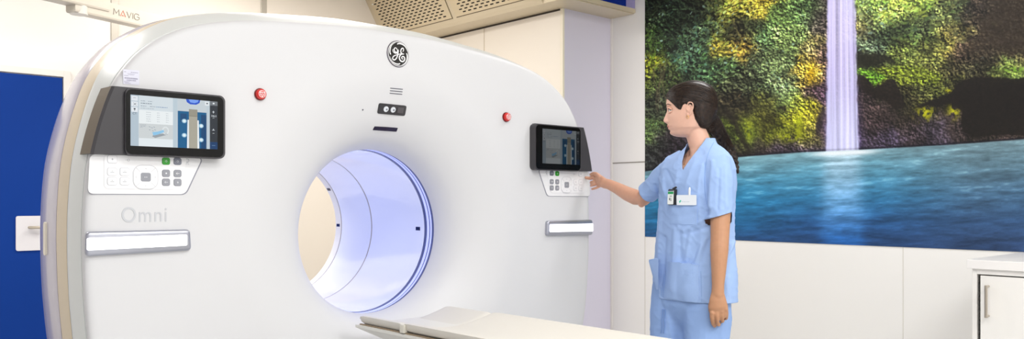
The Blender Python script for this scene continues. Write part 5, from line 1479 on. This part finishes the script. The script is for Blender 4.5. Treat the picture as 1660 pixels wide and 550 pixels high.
t = empty('name_card', c, 'plain white name card with a tiny teal mark on the chest pocket', 'name card')
k_ = slab(c, ex, ez, n_, -.045, -.021, .043, .021, 0, .0016, .004, mat('card_white', (232, 238, 244), .35), 'card', t)
bm = bmesh.new(); prism([c + ex * a + ez * b + n_ * .0018 for a, b in ((-.034, -.005), (-.025, .001), (-.024, -.004), (-.031, -.013))], n_ * .0003, bm)
obj('teal_mark', bm, mat('teal_ink', (80, 200, 170), .4), k_)
bm = bmesh.new()
for a, w_ in ((-.022, .006), (-.014, .008), (-.004, .005), (.003, .009)): prism([c + ex * (a + p) + ez * (-.008 + q) + n_ * .0018 for p, q in ((0, 0), (w_, 0), (w_, .0014), (0, .0014))], n_ * .0003, bm)
obj('fine_print', bm, mat('card_ink_pale', (178, 196, 206), .4), k_)
c, ex, ez, n_ = oriented(1119.5, 309, .008)
t = empty('pocket_pen', c, 'white pen cap standing out of the chest pocket above the name card', 'pen')
obj('pen_cap', tube([c - ez * .020, c + ez * .006, c + ez * .010], [.0042, .0042, .0030], 14, dome=True), mat('pen_white', (240, 242, 244), .3), t, smooth=True)
bm = bmesh.new(); 
prism([c + ex * a + ez * b + n_ * .0042 for a, b in rrect(-.0022, -.016, .0022, .004, .001, 3)], n_ * .0015, bm)
obj('pen_clip', bm, mat('pen_clip_white', (222, 226, 230), .3), t)
# ================================================================ lights, camera
def area(name, loc, size, power, rgb, size_y=None, rot=(0, 0, 0)):
    l = bpy.data.lights.new(name, 'AREA'); l.energy = power; l.color = rgb; l.shape = 'RECTANGLE'; l.size = size; l.size_y = size_y or size
    o = bpy.data.objects.new(name, l); COL.objects.link(o); o.location = loc; o.rotation_euler = rot
    return o
area('added_ceiling_light', (-2.2, -3.4, H - .02), 1.6, 34, (.985, .99, 1), 1.2)  # unseen front lights, added to brighten the scanner front and right wall
area('added_ceiling_light', (.4, -3.5, H - .02), 1.6, 56, (.985, .99, 1), 1.2)
area('added_ceiling_light', (-.5, -1.7, H - .02), 1.2, 22, (.99, .99, 1), .6)
area('added_ceiling_light', (1.75, -.75, H - .02), .5, 15, (1, .985, .985), .9)  # unseen, added to brighten the pier and the wall strip beside it
area('added_ceiling_light', (-1.5, 1.6, H - .02), .8, 31, (1, .975, .945), 1.0)  # this and the next: unseen, added to brighten the back wall
area('added_ceiling_light', (.5, 1.7, H - .02), .6, 30, (1, .965, .92), 1.2)
w = bpy.data.worlds.new('World'); SC.world = w; w.use_nodes = True
w.node_tree.nodes['Background'].inputs[0].default_value = (1, 1, 1, 1); w.node_tree.nodes['Background'].inputs[1].default_value = .3
cd = bpy.data.cameras.new('Camera'); cam = bpy.data.objects.new('Camera', cd); COL.objects.link(cam)
cam.location = CAMP
cam.rotation_euler = Matrix((RT, UP, -FW)).transposed().to_euler()
cd.sensor_width = 36; cd.lens = FPX / 1660 * 36; cd.shift_y = 50 / 1660; cd.clip_start = .05
SC.camera = cam
vs = SC.view_settings; vs.view_transform = 'Standard'; vs.look = 'None'; vs.gamma = 1; vs.use_curve_mapping = False; vs.exposure = 0.24
